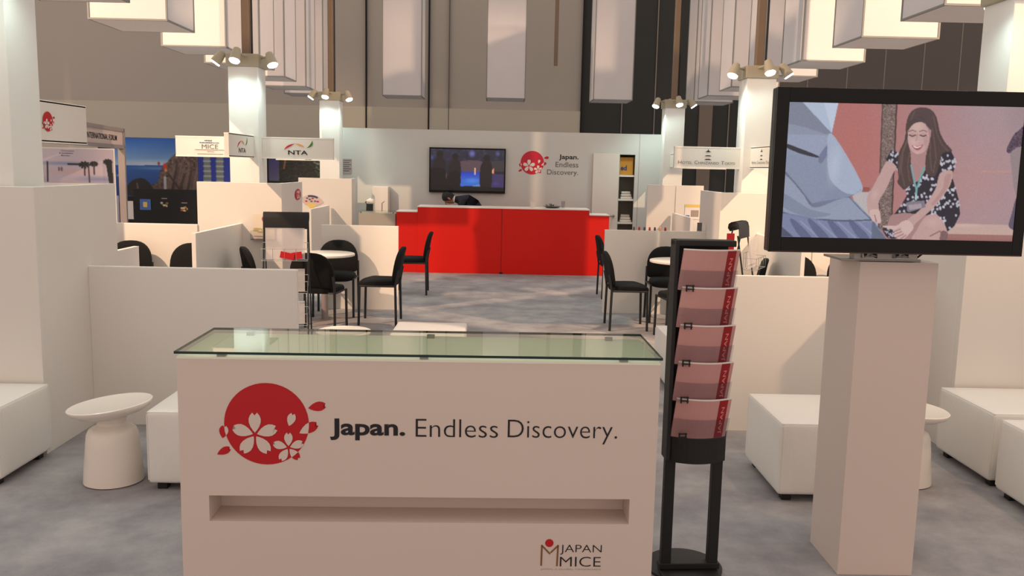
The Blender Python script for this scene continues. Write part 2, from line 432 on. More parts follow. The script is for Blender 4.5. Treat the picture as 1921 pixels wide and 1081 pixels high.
t = MB((0, YB, 0)); text(t, 'Discovery.', .80, 1.345, 1.575, 1.69, YB-.003); t.build('lettering_light', 'ink_grey', bwt)
# storage closet behind the opening
cl = MB((0, YB, 0)); cl.box(2.0, 2.42, 15.98, 16.0, 0, 2.1); cl.box(2.0, 2.03, YB+.06, 15.98, 0, 2.1); cl.box(2.39, 2.42, YB+.06, 15.98, 0, 2.1); cl.box(2.0, 2.42, YB+.06, 16.0, 2.08, 2.1)
cl.build('storage_recess', 'shelf_dark', bwt)
for z in (1.62, 1.20, .79):
    MB((0, YB, 0)).box(2.06, 2.36, YB+.03, 15.9, z-.03, z, 0).build('storage_shelf', 'panel_edge', bwt)
dr = thing('closet_door', (1.6, YB-.03, 0), 'plain white closet door with silver lever handle, left of the storage shelves', 'door')
d = MB(dr.location); d.box(1.60, 2.055, YB-.045, YB-.01, .01, 1.985); d.build('door_leaf', 'panel', dr, bevel=.004)
h = MB(dr.location); h.tube([(1.985, YB-.045, .90), (1.985, YB-.09, .90)], .022, 12); h.tube([(1.99, YB-.085, .90), (1.90, YB-.085, .90)], .012, 10); h.build('door_handle', 'steel', dr, smooth=True)
bx = MB((2.2, 15.65, 1.62)); bx.box(2.075, 2.325, YB+.08, 15.8, 1.622, 1.93); o = bx.build('cardboard_box', 'orange_box', bevel=.004); tag(o, 'orange printed box on the top storage shelf', 'box')
t = MB((2.2, 15.65, 1.62)); text(t, 'ed', 2.10, 2.21, 1.70, 1.79, YB+.077, weight=.03); t.build('box_lettering', 'navy', o)
for z, lab in ((1.20, 'pile of pale folded goods on the middle storage shelf'), (.79, 'pile of pale folded goods on the lowest storage shelf')):
    b = MB((2.22, 15.7, z))
    for k in range(3): b.box(2.12+.01*k, 2.33-.015*k, YB+.1+.02*k, 15.85, z+.045*k, z+.045*k+.04)
    o = b.build('folded_goods', 'cupm', bevel=.012); tag(o, lab, 'stock')

# ------------------------------------------------------------------ booth columns
def lamp(parent, base, head, aim, cap_c):
    """small swivel spot on an arm: base on the cap, head position, aim direction"""
    P = parent.location; aim = Vector(aim).normalized(); head = Vector(head)
    a = MB(P); a.tube([base, (Vector(base)+head)/2+Vector((0, 0, .03)), head-aim*.05], .012, 8)
    sp = a.build('lamp_arm', 'cap', parent, smooth=True)
    b = MB(P); b.tube([head-aim*.115, head-aim*.10, head-aim*.04, head+aim*.045], [.018, .04, .052, .062], 20)
    hd = b.build('lamp_head', 'cap', parent, smooth=True)
    c = MB(P); c.tube([head+aim*.0455, head+aim*.058], [.056, .052], 20); c.build('lamp_lens', 'lens', hd, smooth=True)
    return head, aim
def column(sx, Y0, label, power=48, xin=2.745):
    xi = xin*sx; xo = (xin+.33)*sx; x0, x1 = min(xi, xo), max(xi, xo); xc = (x0+x1)/2; yc = Y0+.165
    root = thing('booth_column', (xc, yc, 0), label, 'column', group=None)
    P = root.location
    MB(P).box(x0, x1, Y0, Y0+.33, 0, 2.76).build('column_shaft', 'column', root, bevel=.004)
    MB(P).box(x0-.02, x1+.02, Y0-.02, Y0+.35, 2.76, 2.90).build('column_cap', 'cap', root, bevel=.01)
    MB(P).box(xc-.045+.05*sx*0, xc+.045, yc-.045, yc+.045, 2.90, 6.5).build('mast', 'pole', root, bevel=.01)
    MB(P).tube([(xc+.07, yc-.03, 2.9), (xc+.068, yc-.03, 6.5)], .012, 8).build('mast_cable', 'cable', root, smooth=True)
    specs = [((xc-.05*sx, Y0-.02, 2.87), (xc+.02*sx, Y0-.20, 2.84), (.10*sx, -.42, -.9)),
             ((xi-.02*sx*-1*0, yc-.05, 2.86), (xi-.16*sx, yc-.18, 2.82), (-.35*sx, -.30, -.9)),
             ((xo+.0*sx, yc-.05, 2.86), (xo+.13*sx, yc-.1, 2.84), (.55*sx, -.12, -.8)),
             ((xc, Y0+.35, 2.87), (xc, Y0+.52, 2.84), (.05, .3, -.9))]
    for (base, head, aim), pw in zip(specs, ((.55, .5, .9, .9) if sx < 0 else (.12, 1.0, .7, .9))):
        hp, a = lamp(root, base, head, aim, None)
        p = hp+a*.075
        l = spot('column_light', p, Vector((xc, yc, .6)).lerp(p+a*2, .35), power*pw, COOL, 140, 1.0, .05, parent=root)
    return root
column(-1, 5.0, 'near white square column at the left edge of the photo, behind the tall panel', 20)
column(-1, 10.05, 'white square column lit by spotlights between the two hanging name signs on the left')
column(-1, 15.0, 'white square column at the left end of the booth back wall')
column(1, 5.3, 'near white square column behind the large television on the right', 11, xin=3.0)
column(1, 10.05, 'white square column with hotel signs just left of the large television')
column(1, 15.0, 'white square column at the right end of the booth back wall')

# ------------------------------------------------------------------ partitions
def part_box(root, name, a, m='panel', bevel=.003):
    return MB(root.location).box(*a).build(name, m, root, bevel=bevel)
def tall(sx, xcor, xout, y0, y1, label, h=1.48, t=.04):
    root = thing('tall_partition', (xcor*sx, y0, 0), label, 'partition')
    xa, xb = sorted((xcor*sx, xout*sx)); part_box(root, 'front_panel', (xa, xb, y0, y0+t, 0, h))
    xa, xb = sorted((xcor*sx, (xcor+t)*sx)); part_box(root, 'side_panel', (xa, xb, y0+t, y1, 0, h))
    return root
T1 = tall(-1, 2.60, 4.9, 4.93, 5.97, 'tall white corner partition in front of the near left column, behind the left seat cube', 1.54)
T1r = tall(1, 2.82, 5.4, 5.24, 6.2, 'tall white corner partition at far right behind the television pedestal', 1.54)
T2 = tall(-1, 2.42, 3.35, 9.74, 10.75, 'tall white partition below the multi-name signs, with small red seal on its side')
T2r = tall(1, 2.44, 3.5, 9.74, 10.75, 'tall white partition left of the television, below the hotel sign column')
T3 = tall(-1, 2.47, 3.35, 14.6, 15.0, 'tall white partition with a painted folding fan graphic left of the red counter', 1.47)
T3r = thing('tall_partition', (2.45, 14.6, 0), 'pair of joined white panels right of the storage shelves, with yellow and blue poster', 'partition')
part_box(T3r, 'left_board', (2.43, 2.895, 14.6, 14.64, 0, 1.475)); part_box(T3r, 'right_board', (2.90, 3.36, 14.58, 14.62, 0, 1.475))
def low(label, a, axis, edge=True):
    x0, x1, y0, y1, z1 = a
    root = thing('low_partition', ((x0+x1)/2, (y0+y1)/2, 0), label, 'partition')
    part_box(root, 'panel', (x0, x1, y0, y1, 0, z1-.008)); part_box(root, 'top_edge', (x0, x1, y0, y1, z1-.008, z1), 'panel_edge', 0)
    return root
low('low white partition projecting from the tall panel, behind the round white side table on the left', (-2.60, -1.285, 5.53, 5.57, 1.03), 0)
low('low white partition between the brochure stand and the television pedestal', (1.28, 2.82, 5.62, 5.66, 1.04), 0)
F2 = low('brightly lit low white partition behind the left round table and chairs', (-2.10, -1.20, 10.30, 10.34, .995), 0)
F2r = low('low white partition behind the right round table, row of tiny figures on top', (1.24, 2.44, 10.36, 10.40, 1.0), 0)
low('low white side partition running away beside the black wire brochure rack, left booth', (-2.90, -2.86, 8.25, 9.74, 1.03), 0)
low('short low partition end peeping over the near left low wall', (-2.92, -2.88, 5.97, 7.0, 1.02), 0)
low('low white wall behind the chair backs of the left booth, under the mountain poster', (-4.75, -3.35, 9.72, 9.76, 1.01), 0)
low('low white side partition seen under the television left of the pedestal', (2.86, 2.90, 8.25, 9.74, 1.03), 0)
low('low white wall behind the chairs seen in the gap left of the pedestal', (3.5, 4.9, 9.72, 9.76, 1.01), 0)
low('short low side partition below the folding fan graphic', (-2.86, -2.82, 13.1, 14.5, 1.03), 0)
low('short low side partition below the yellow and blue poster at right', (2.84, 2.88, 13.1, 14.5, 1.02), 0)

# small graphics on the partitions
def facing_x(x):   # turns a drawing made in the XZ plane (x along the wall) into one on a wall of constant X
    return x
o = MB(T2.location)
P = [(.06*math.cos(2*math.pi*k/32), .05*math.sin(2*math.pi*k/32)) for k in range(32)]
P = [(x*.95, z*1.3) for x, z in P]
vs = [Vector((-2.414, 10.50+a*2.6, 1.335+b)) for a, b in P]; o.add(vs, [tuple(range(32))]); o.build('red_seal', 'logo_pink', T2)
t = MB(T2.location)
for q0, q1, za, zb_ in ((10.43, 10.47, 1.35, 1.38), (10.50, 10.56, 1.345, 1.38), (10.43, 10.56, 1.325, 1.333), (10.44, 10.48, 1.285, 1.315), (10.51, 10.56, 1.29, 1.318)): t.box(-2.413, -2.410, q0, q1, za, zb_)
t.build('seal_lettering', 'petal', T2)
# folding fan graphic on T3
fan_c = Vector((-3.13, 14.594, .955))
fp = Paint(60, 40, ((0, 0), (60, 0), (60, 40), (0, 40)))
f1 = MB(T3.location); f2 = MB(T3.location); f3 = MB(T3.location)
def sector(mb, r0, r1, a0, a1, dy, n=14):
    vs = []; fs = []
    for k in range(n+1):
        a = math.radians(a0+(a1-a0)*k/n)
        for r in (r0, r1): vs.append(fan_c+Vector((-.015+r*math.cos(a)*-1, -dy, r*math.sin(a)*.95)))
    for k in range(n): fs.append((2*k, 2*k+1, 2*k+3, 2*k+2))
    mb.add(vs, fs)
sector(f1, .11, .245, 40, 152, .002); sector(f2, .0, .11, 48, 145, .001); sector(f3, .21, .245, 78, 120, .003)
f1.build('fan_leaf', mat('fan_paper', (204, 188, 184), .7, noise=.03), T3); f2.build('fan_ribs', 'yellow', T3); f3.build('fan_sky', 'navy', T3)
f4 = MB(T3.location)
for a, r, m_ in ((60, .15, 0), (84, .16, 1), (100, .18, 0), (118, .15, 1), (132, .17, 0), (95, .13, 1), (72, .19, 1)):
    c = fan_c+Vector((-.015-r*math.cos(math.radians(a)), -.004, r*math.sin(math.radians(a))))
    f4.add([c+Vector((.02*math.cos(q)*1.2, 0, .015*math.sin(q))) for q in (0, 1.2, 2.4, 3.6, 4.9)], [(0, 1, 2, 3, 4)], m_)
f4.build('fan_blossoms', ['logo_red', 'ink_grey'], T3)
# poster on T3r
pr = MB((3.2, 14.57, 1.04)); pr.box(3.06, 3.31, 14.565, 14.575, .92, 1.165); o = pr.build('wall_poster', 'paper'); tag(o, 'small yellow and blue poster on the right rear partition', 'poster')
MB(o.location).box(3.06, 3.31, 14.562, 14.565, 1.115, 1.165).build('poster_heading', 'yellow', o); MB(o.location).box(3.075, 3.14, 14.562, 14.565, .93, .985).build('poster_picture', 'blue', o)
MB(o.location).box(3.16, 3.29, 14.562, 14.565, .96, 1.07).build('poster_text_block', 'ink_light', o)
# map poster on T2
pm = Paint(40, 84, ((0, 0), (40, 0), (40, 84), (0, 84))); pm.fill((226, 214, 196)); pm.ell(30, 16, 13, 16, (170, 60, 80)); pm.ell(34, 12, 8, 9, (90, 70, 150))
for k in range(14): pm.ell(random.uniform(4, 36), random.uniform(48, 64), 6, 3, (150+k*3, 165, 110), .7)
pm.line([(2, 76), (38, 76)], 1.5, (120, 120, 120)); pm.blur(1)
mp = thing('wall_brochure_holder', (-2.62, 9.70, .98), 'colourful leaflet in clear holder on the lit partition behind the left wire rack', 'poster')
pm.mesh('leaflet', (-2.735, 9.715, 1.135), (.235, 0, 0), (0, 0, -.27), 'print', mp, org=mp.location)
MB(mp.location).box(-2.75, -2.49, 9.65, 9.655, .86, .96).build('holder_front', 'acrylic', mp)
MB(mp.location).box(-2.75, -2.49, 9.66, 9.735, .855, .862).build('holder_base', 'ink_grey', mp)
# notice on the back wall
nt = MB((-2.72, 15.48, 1.67)); nt.box(-2.775, -2.62, 15.485, 15.497, 1.545, 1.80); o = nt.build('notice', mat('mauve_notice', (176, 164, 166), .6, noise=.02)); tag(o, 'small mauve notice at the left end of the back wall', 'notice')
t = MB(o.location)
for k in range(6): t.box(-2.765, -2.63-.03*(k % 2), 15.482, 15.485, 1.765-.036*k, 1.778-.036*k)
t.build('notice_lines', 'ink_grey', o)
fl = MB((0, 10.38, 1.0))
cols = ['ink_grey', 'logo_red', 'navy', 'orange', 'navy', 'orange', 'logo_red']
for k in range(7):
    x = 1.585+.062*k; f = MB((x, 10.375, 1.0)); f.lathe([(.010, 1.0), (.016, 1.006), (.010, 1.022), (.013, 1.032), (.004, 1.042)], x, 10.375, 10)
    o = f.build('figurine', ['ink_grey', 'logo_red', 'navy', 'logo_pink', 'navy', 'orange', 'logo_red'][k], smooth=True)
    tag(o, 'tiny %s figure, %s from the left along the right low partition' % (['grey', 'red', 'blue', 'pinkish red', 'blue', 'orange', 'red'][k], ['first', 'second', 'third', 'fourth', 'fifth', 'sixth', 'last'][k]), 'figurine', 'tiny figures along the right low partition')

# ------------------------------------------------------------------ hanging name signs
def sign(name, label, a, texts=(), axis='x', m='signpanel'):
    x0, x1, y0, y1, z0, z1 = a
    root = thing('hanging_sign', ((x0+x1)/2, (y0+y1)/2, z0), label, 'sign')
    MB(root.location).box(x0, x1, y0, y1, z0, z1).build('sign_panel', m, root, bevel=.004)
    e = MB(root.location); e.box(x0, x1, y0-.002, y1+.002, z1-.012, z1+.002); e.box(x0, x1, y0-.002, y1+.002, z0-.002, z0+.012); e.build('sign_rail', 'greyframe' if False else 'panel_edge', root)
    return root
def nta(root, fn, s=1.):
    """red, orange and green arcs over the letters, drawn in local u (0..1 right), v (0..1 up)"""
    def arc(c0, c1, c2, w0, m_, nm):
        mb = MB(root.location); top = []; bot = []
        for k in range(13):
            t = k/12; p = Vector(c0).lerp(Vector(c1), t).lerp(Vector(c1).lerp(Vector(c2), t), t)
            d = (Vector(c1)-Vector(c0)).lerp(Vector(c2)-Vector(c1), t).normalized(); n = Vector((-d.y, d.x)); w = w0*math.sin(math.pi*min(.97, max(.03, t)))
            top.append(p+n*w*Vector((1, 1)).x); bot.append(p-n*w)
        vs = [fn(p.x, p.y) for p in top]+[fn(p.x, p.y) for p in bot]
        mb.add(vs, [(k, k+1, 14+k, 13+k) for k in range(12)]); mb.build(nm, m_, root)
    arc((.31, .42), (.38, .66), (.47, .72), .022, 'logo_pink', 'red_arc'); arc((.46, .72), (.53, .70), (.59, .55), .025, 'orange', 'orange_arc')
    arc((.62, .52), (.70, .58), (.705, .88), .018, 'green', 'green_arc')
    t = MB(root.location); tt = MB(); text(tt, 'NTA', .365, .64, .20, .40, 0, weight=.015); t.add([fn(q.x, q.z) for q in tt.v], tt.f); t.build('sign_lettering', 'ink', root)
s1 = sign('s', 'white sign reading NTA with coloured arcs, facing the viewer right of the left column', (-2.745, -1.93, 10.18, 10.22, 1.752, 1.992))
nta(s1, lambda u, v: Vector((-2.745+.815*u, 10.176, 1.752+.24*v)))
s2 = sign('s', 'narrow sideways sign reading NTA in front of the left column, warm lit end', (-2.85, -2.80, 9.13, 10.05, 1.755, 1.998))
nta(s2, lambda u, v: Vector((-2.797, 9.13+.92*u, 1.755+.243*v)))
s3 = sign('s', 'warm lit white sign reading MICE left of the left column', (-3.73, -3.075, 10.18, 10.22, 1.755, 1.985))
t = MB(s3.location); text(t, 'MICE', -3.43, -3.245, 1.845, 1.895, 10.176, weight=-.005); t.build('sign_lettering', 'ink_grey', s3)
t = MB(s3.location); marks(t, -3.40, -3.315, 1.93, 1.945, 10.178, 1); marks(t, -3.455, -3.23, 1.907, 1.92, 10.178, 2); t.build('small_lettering', 'navy', s3)
t = MB(s3.location); t.box(-3.51, -3.17, 10.172, 10.177, 1.833, 1.837); marks(t, -3.37, -3.29, 1.808, 1.818, 10.178, 3); marks(t, -3.48, -3.19, 1.782, 1.791, 10.178, 4); t.build('small_grey_lettering', 'ink_light', s3)
s4 = sign('s', 'white sign reading HOTEL CHINZANSO TOKYO under a pagoda mark', (1.985, 2.745, 10.18, 10.22, 1.745, 1.988))
def pagoda(root, fn, w=1.):
    mb = MB(root.location)
    def pl(P): mb.add([fn(a, b) for a, b in P], [tuple(range(len(P)))])
    pl([(-.050, .76), (.050, .76), (.022, .80), (0, .86), (-.022, .80)]); pl([(-.006, .85), (.006, .85), (.002, .90), (-.002, .90)])
    pl([(-.053, .56), (.053, .56), (.025, .61), (-.025, .61)]); pl([(-.055, .39), (.055, .39), (.028, .44), (-.028, .44)])
    mb.build('pagoda_mark', 'ink', root)
pagoda(s4, lambda a, b: Vector((2.375+a*.78, 10.176, 1.745+.243*b)))
def smallcaps(root, words, x0, x1, z0, zc, zs, y, fn=None):
    """large first letters, small capitals after; widths shared out by letter count; one part per word"""
    n = sum(1.5+len(w)-1 for w in words)+.7*(len(words)-1); u = (x1-x0)/n; x = x0
    for w in words:
        t = MB(root.location); text(t, w[0], x, x+u*1.25, z0, zc, y); x += u*1.5
        text(t, w[1:], x, x+u*(len(w)-1)-u*.15, z0, zs, y); x += u*(len(w)-1)+u*.7
        if fn: t.v = [fn(q) for q in t.v]
        t.build('sign_lettering', 'ink_grey', root)
smallcaps(s4, ['HOTEL', 'CHINZANSO', 'TOKYO'], 2.035, 2.695, 1.790, 1.829, 1.819, 10.176)
s5 = sign('s', 'sideways hotel sign with pagoda mark, partly hidden by the large television', (2.83, 2.88, 9.2, 10.05, 1.755, 1.99))
pagoda(s5, lambda a, b: Vector((2.827, 9.62-a*.85, 1.755+.235*b)))
smallcaps(s5, ['HOTEL', 'CHINZANSO', 'TOKYO'], .06, .94, .2, .34, .30, 0, lambda q: Vector((2.827, 10.02-.80*q.x, 1.755+.235*q.z)))
s6 = sign('s', 'plain white sign with red circle emblem beside the near left column', (-2.93, -2.88, 5.335, 6.20, 1.80, 2.06))
fn = lambda q: Vector((-2.876+(q.y*-1), 5.80+q.x, q.z))
r_, w_ = emblem(-.13, 1.93, .062, 0, fn); r_.o = w_.o = s6.location; r_.build('emblem_disc', 'logo_red', s6); w_.build('emblem_petals', 'signpanel', s6)
s7 = sign('s', 'far white sign seen just below the NTA sign, with small dark lettering', (-3.85, -3.075, 15.13, 15.17, 1.755, 1.99))
t = MB(s7.location); marks(t, -3.35, -3.24, 1.763, 1.780, 15.128, 5); t.build('sign_lettering', 'ink', s7)
s8 = sign('s', 'far white sign seen just below the hotel sign, in the right rear', (3.075, 3.85, 15.13, 15.17, 1.755, 1.99))
s9 = sign('s', 'small sideways white sign with a grey square mark at the right rear column', (2.86, 2.91, 14.1, 15.0, 1.755, 1.99))
MB(s9.location).box(2.855, 2.86, 14.5, 14.62, 1.80, 1.845).build('sign_mark', 'ink_grey', s9)

# ------------------------------------------------------------------ hanging fabric lanterns
def make_lantern():
    root = thing('fabric_lantern', (0, 0, 3.0), '', 'hanging lantern', group='tall white fabric lanterns hanging over the booth')
    w = .365; h = 2.4
    MB().box(-w, w, -w, w, .012, h).build('fabric_sleeve', 'fabric', root)
    MB().box(-w+.01, w-.01, -w+.01, w-.01, 0, .0115).build('bottom_panel', 'fabric', root)
    e = MB(); g = .008
    for sx in (-1, 1):
        for sy in (-1, 1): e.box(sx*w-g, sx*w+g, sy*w-g, sy*w+g, 0, h)
    for s_ in (-1, 1): e.box(-w, w, s_*w-g, s_*w+g, 0, .016); e.box(s_*w-g, s_*w+g, -w, w, 0, .016)
    e.build('seam_frame', 'seam', root)
    for sx in (-1, 1): MB().tube([(sx*.25, 0, h), (sx*.25, 0, h+2.2)], .004, 6).build('hanging_wire', 'cable', root)
    return root
LN = make_lantern(); first = True
lpos = []
ys = [5.3, 6.88, 8.53, 10.37, 12.02, 13.70, 15.35]
ord_ = ['nearest', 'second', 'third', 'fourth', 'fifth', 'sixth', 'farthest']
for i, y in enumerate(ys):
    xi = [3.12, 3.14, 3.17, 3.19, 3.25, 3.33, 3.37][i]
    lpos.append((-(xi+.365), y+.365, 'white fabric lantern, %s from the viewer in the left hanging row' % ord_[i]))
for i, y in enumerate(ys):
    xi = [3.32, 3.36, 3.40, 3.45, 3.49, 3.50, 3.52][i]
    lpos.append((xi+.365, y+.365, 'white fabric lantern, %s from the viewer in the right hanging row' % ord_[i]))
lpos += [(-3.74, 17.2, 'white fabric lantern at the far left corner behind the rear left spotlights'), (-1.90, 17.2, 'hanging white lantern above the small television, left of the back row trio'),
         (.05, 17.3, 'hanging white lantern in the middle of the trio over the back wall'), (2.06, 17.1, 'hanging white lantern at right of the trio, in front of the dark curtain'), (3.95, 17.1, 'white fabric lantern at the far right corner behind the rear right spotlights')]
for i, (x, y, lab) in enumerate(lpos):
    if i == 0: LN.location = (x, y, 3.0); LN['label'] = lab
    else: dup(LN, (x, y, 3.0), 0, lab)
hr = MB((1.24, 21.3, 4.2)); hr.box(1.19, 1.28, 21.25, 21.34, 4.13, 9.0); o = hr.build('drop_pole', 'pole', bevel=.01); tag(o, 'thin bronze pole hanging down in front of the hall wall between two lanterns', 'pole')

# ================================================================== FRONT RECEPTION COUNTER
rc = thing('reception_counter', (-.27, 2.895, 0), 'white welcome counter with glass top, red circle emblem and Japan lettering', 'counter', rz=math.radians(1.0))
L, Rr, DP, ZT = -.804, .824, .42, 1.046
b = MB()
z0, z1, xa, xb = .4775, .569, -.709, .737
b.box(L, Rr, 0, .02, 0, z0); b.box(L, Rr, 0, .02, z1, ZT); b.box(L, xa, 0, .02, z0, z1); b.box(xb, Rr, 0, .02, z0, z1)
b.box(L, L+.02, .02, DP, 0, ZT); b.box(Rr-.02, Rr, .02, DP, 0, ZT); b.box(L+.02, Rr-.02, DP-.02, DP, 0, ZT)
b.build('counter_body', 'counter', rc)
s = MB(); s.box(xa-.01, xb+.01, .02, .15, z0-.015, z0-.0005); s.box(xa-.01, xb+.01, .02, .15, z1+.0005, z1+.015); s.box(xa-.015, xa-.0005, .02, .15, z0, z1); s.box(xb+.0005, xb+.015, .02, .15, z0, z1); s.box(xa, xb, .135, .15, z0, z1)
s.build('recessed_slot', 'counter', rc)
MB().box(L+.0, Rr, .0, DP, ZT, ZT+.006).build('counter_top', 'countertop', rc)
MB().box(L-.004, Rr+.004, -.008, DP+.006, ZT+.018, ZT+.026).build('glass_sheet', 'glass', rc)
e = MB(); zz = (ZT+.0178, ZT+.0262)
e.box(L-.0045, Rr+.0045, -.0095, -.008, *zz); e.box(L-.0045, Rr+.0045, DP+.006, DP+.0075, *zz); e.box(L-.0055, L-.004, -.0095, DP+.0075, *zz); e.box(Rr+.004, Rr+.0055, -.0095, DP+.0075, *zz)
e.build('glass_edge', 'glass_edge', rc)
for x in (-.66, .02, .70):
    for y in (.02, DP-.03): MB().box(x-.014, x+.014, y-.01, y+.012, ZT+.006, ZT+.018).build('glass_clip', 'steel', rc)
r_, w_ = emblem(-.509, .8235, .1425, -.0008); r_.build('emblem_disc', 'logo_red', rc); w_.build('emblem_petals', 'counter', rc)
t = MB(); text(t, 'Japan.', -.2956, -.0411, .770, .846, -.0012, weight=.028); t.build('lettering_bold', 'ink', rc)
t = MB(); text(t, 'Endless', -.0053, .2752, .7845, .848, -.0012, weight=-.012); t.build('lettering_light', 'ink', rc)
t = MB(); text(t, 'Discovery.', .3086, .6843, .7655, .849, -.0012, weight=-.012); t.build('lettering_light', 'ink', rc)
# small corner mark
k = MB(); X0, Z0 = .425, .298
def bar(mb, x0, z0_, x1, z1_, w, y=-.0012):
    d = Vector((x1-x0, z1_-z0_)).normalized(); n = Vector((-d.y, d.x))*w/2
    mb.add([(x0+n.x, y, z0_+n.y), (x1+n.x, y, z1_+n.y), (x1-n.x, y, z1_-n.y), (x0-n.x, y, z0_-n.y)], [(0, 1, 2, 3)])
bar(k, .4352, .3235, .4362, .4005, .006); bar(k, .4362, .398, .4655, .367, .0055); bar(k, .4935, .399, .467, .372, .0055); bar(k, .4905, .3225, .4925, .4, .006)
k.build('corner_mark_strokes', 'bronze', rc)
MB().add([(.4618+.0145*math.cos(2*math.pi*q/24), -.0014, .4075+.0145*math.sin(2*math.pi*q/24)) for q in range(24)], [tuple(range(24))]).build('corner_mark_ball', 'logo_red', rc)
t = MB(); text(t, 'JAPAN', .5005, .6457, .3655, .4015, -.0012, weight=-.010); t.build('corner_lettering', 'ink', rc)
t = MB(); text(t, 'MICE', .5005, .644, .3215, .3575, -.0012, weight=-.010); t.build('corner_lettering', 'ink', rc)
t = MB(); text(t, 'JAPAN: A GLOBAL CROSSROADS', .4334, .6454, .307, .314, -.0012, weight=-.01); t.build('corner_small_lettering', 'ink_light', rc)

# ================================================================== BROCHURE STAND
bs = thing('brochure_stand', (.825, 3.50, 0), 'tall black brochure stand with five tiers of pink leaflets right of the welcome counter', 'brochure stand', rz=math.radians(3))
SH = .08     # the leaflets lean to one side in their pockets
def arc_sheet(mb, w, z0, z1, y0, y1, bulge, mi=0, xa=-1, xb=1, n=12, th=.002, zr=None):
    """curved sheet, bulging to the front; (y0 at the bottom, y1 at the top)"""
    vs = []
    for k in range(n+1):
        u = xa+(xb-xa)*k/n; x = u*w/2; dy = -bulge*(1-u*u)
        for yy, z in ((y0, z0), (y1, z1)):
            xs = x+(SH*(z-zr) if zr is not None else 0); vs += [(xs, yy+dy, z), (xs, yy+dy+th, z)]
    fs = []
    for k in range(n):
        a = 4*k; c = a+4
        fs += [(a, c, c+2, a+2), (a+1, a+3, c+3, c+1), (a+2, c+2, c+3, a+3), (a, a+1, c+1, c)]
    fs += [(0, 2, 3, 1), (4*n, 4*n+1, 4*n+3, 4*n+2)]
    mb.add([Vector(v) for v in vs], fs, mi)
b = MB(); b.box(-.122, .105, .03, .055, .60, 1.405); b.box(-.128, -.112, -.03, .055, .52, 1.43)
b.build('back_panel', 'blackmatte', bs, bevel=.003)
b = MB(); b.box(-.128, .122, -.02, .055, 1.405, 1.43); b.build('top_cap', 'blackmatte', bs, bevel=.004)
b = MB(); arc_sheet(b, .25, .515, .64, -.01, -.01, .05, th=.012); b.box(-.122, .122, -.01, .05, .52, .535); b.build('curved_apron', 'blackmatte', bs)
for x in (-.10, .10): MB().box(x-.022, x+.022, .0, .035, .05, .60).build('post', 'blackmatte', bs, bevel=.004)
MB().box(-.13, .13, -.005, .04, .035, .062).build('cross_bar', 'blackmatte', bs, bevel=.004)
MB().lathe([(.155, 0), (.165, .004), (.165, .012), (.15, .02), (.02, .03)], 0, .09, 48).build('base_disc', 'blackmatte', bs, smooth=True)
MB().box(-.125, .125, -.10, .05, .0, .034).build('base_foot', 'blackmatte', bs, bevel=.01)
nseq = ['top', 'second', 'middle', 'fourth', 'lowest']
for i in range(5):
    zt = 1.395-.1515*i; zb = zt-.165
    pk = MB(); arc_sheet(pk, .232, zb, zb+.085, -.044, -.052, .036, th=.003, zr=zb); pk_o = pk.build('leaflet_pocket', 'acrylic', bs)
    lf = thing('leaflet_stack', bs.location+Vector((0, 0, 0)), 'pink leaflets with red band reading JAPAN in the %s pocket of the black stand' % nseq[i], 'leaflets', rz=bs.rotation_euler[2], group='pink leaflets in the brochure stand pockets')
    b = MB(); arc_sheet(b, .226, zb+.002, zt, -.030, -.052, .036, th=.008, zr=zb); b.build('leaflet_cover', 'brochure', lf)
    b = MB(); arc_sheet(b, .226, zb+.003, zt-.001, -.0312, -.0532, .036, xa=.50, xb=.85, th=.0008, zr=zb); b.build('red_band', 'brochure_band', lf)
    b = MB(); arc_sheet(b, .226, zt-.001, zt+.004, -.052, -.0525, .036, th=.008, zr=zb); b.build('page_edges', 'paper', lf)
    t = MB(); text(t, 'JAPAN', 0, 1, 0, 1, 0, weight=.012)
    def band(q):
        s_ = .12+q.x*.70; z = zb+(zt-zb)*s_; u = .78-q.z*.17
        return Vector((u*.113+SH*(z-zb), -.030-.022*s_-.036*(1-u*u)-.0026, z))
    t.v = [band(q) for q in t.v]; t.build('leaflet_lettering', 'brochure_text', lf)
    c = MB(); c.box(-.09, -.086, -.076, -.066, zb, zb+.026); c.box(-.064, -.06, -.076, -.066, zb, zb+.026); c.box(-.092, -.058, -.076, -.070, zb+.008, zb+.012); c.box(-.092, -.058, -.076, -.070, zb+.022, zb+.026); c.build('pocket_clip', 'blackmatte', pk_o)

# ================================================================== TELEVISION ON PEDESTAL
pd = thing('display_pedestal', (1.635, 3.7, 0), 'tall white square pedestal carrying the large television', 'pedestal')
MB(pd.location).box(1.473, 1.795, 3.54, 3.875, 0, 1.352).build('pedestal_body', 'counter', pd, bevel=.003)
tv = thing('television', (1.60, 3.56, 1.353), 'large black television on the pedestal, screen showing a woman crouching beside a red wall', 'television')
P = tv.location; yF = 3.46
b = MB(P); b.box(1.067, 2.085, yF+.012, yF+.07, 1.392, 2.035); b.build('cabinet', 'blackgloss', tv, bevel=.008)
b = MB(P)
b.box(1.067, 1.116, yF, yF+.012, 1.392, 2.035); b.box(2.043, 2.085, yF, yF+.012, 1.392, 2.035); b.box(1.116, 2.043, yF, yF+.012, 1.978, 2.035); b.box(1.116, 2.043, yF, yF+.012, 1.392, 1.452)
b.build('bezel', 'blackgloss', tv, bevel=.002)
b = MB(P); b.box(1.075, 2.077, yF-.001, yF+.004, 1.392, 1.397); b.build('bezel_trim', mat('dark_red_trim', (60, 24, 20), .3, noise=.05), tv)
b = MB(P); b.box(1.40, 1.73, yF+.10, yF+.30, 1.352, 1.362); b.box(1.44, 1.70, yF+.07, yF+.12, 1.362, 1.52); b.build('mount_plate', 'steel', tv, bevel=.002)
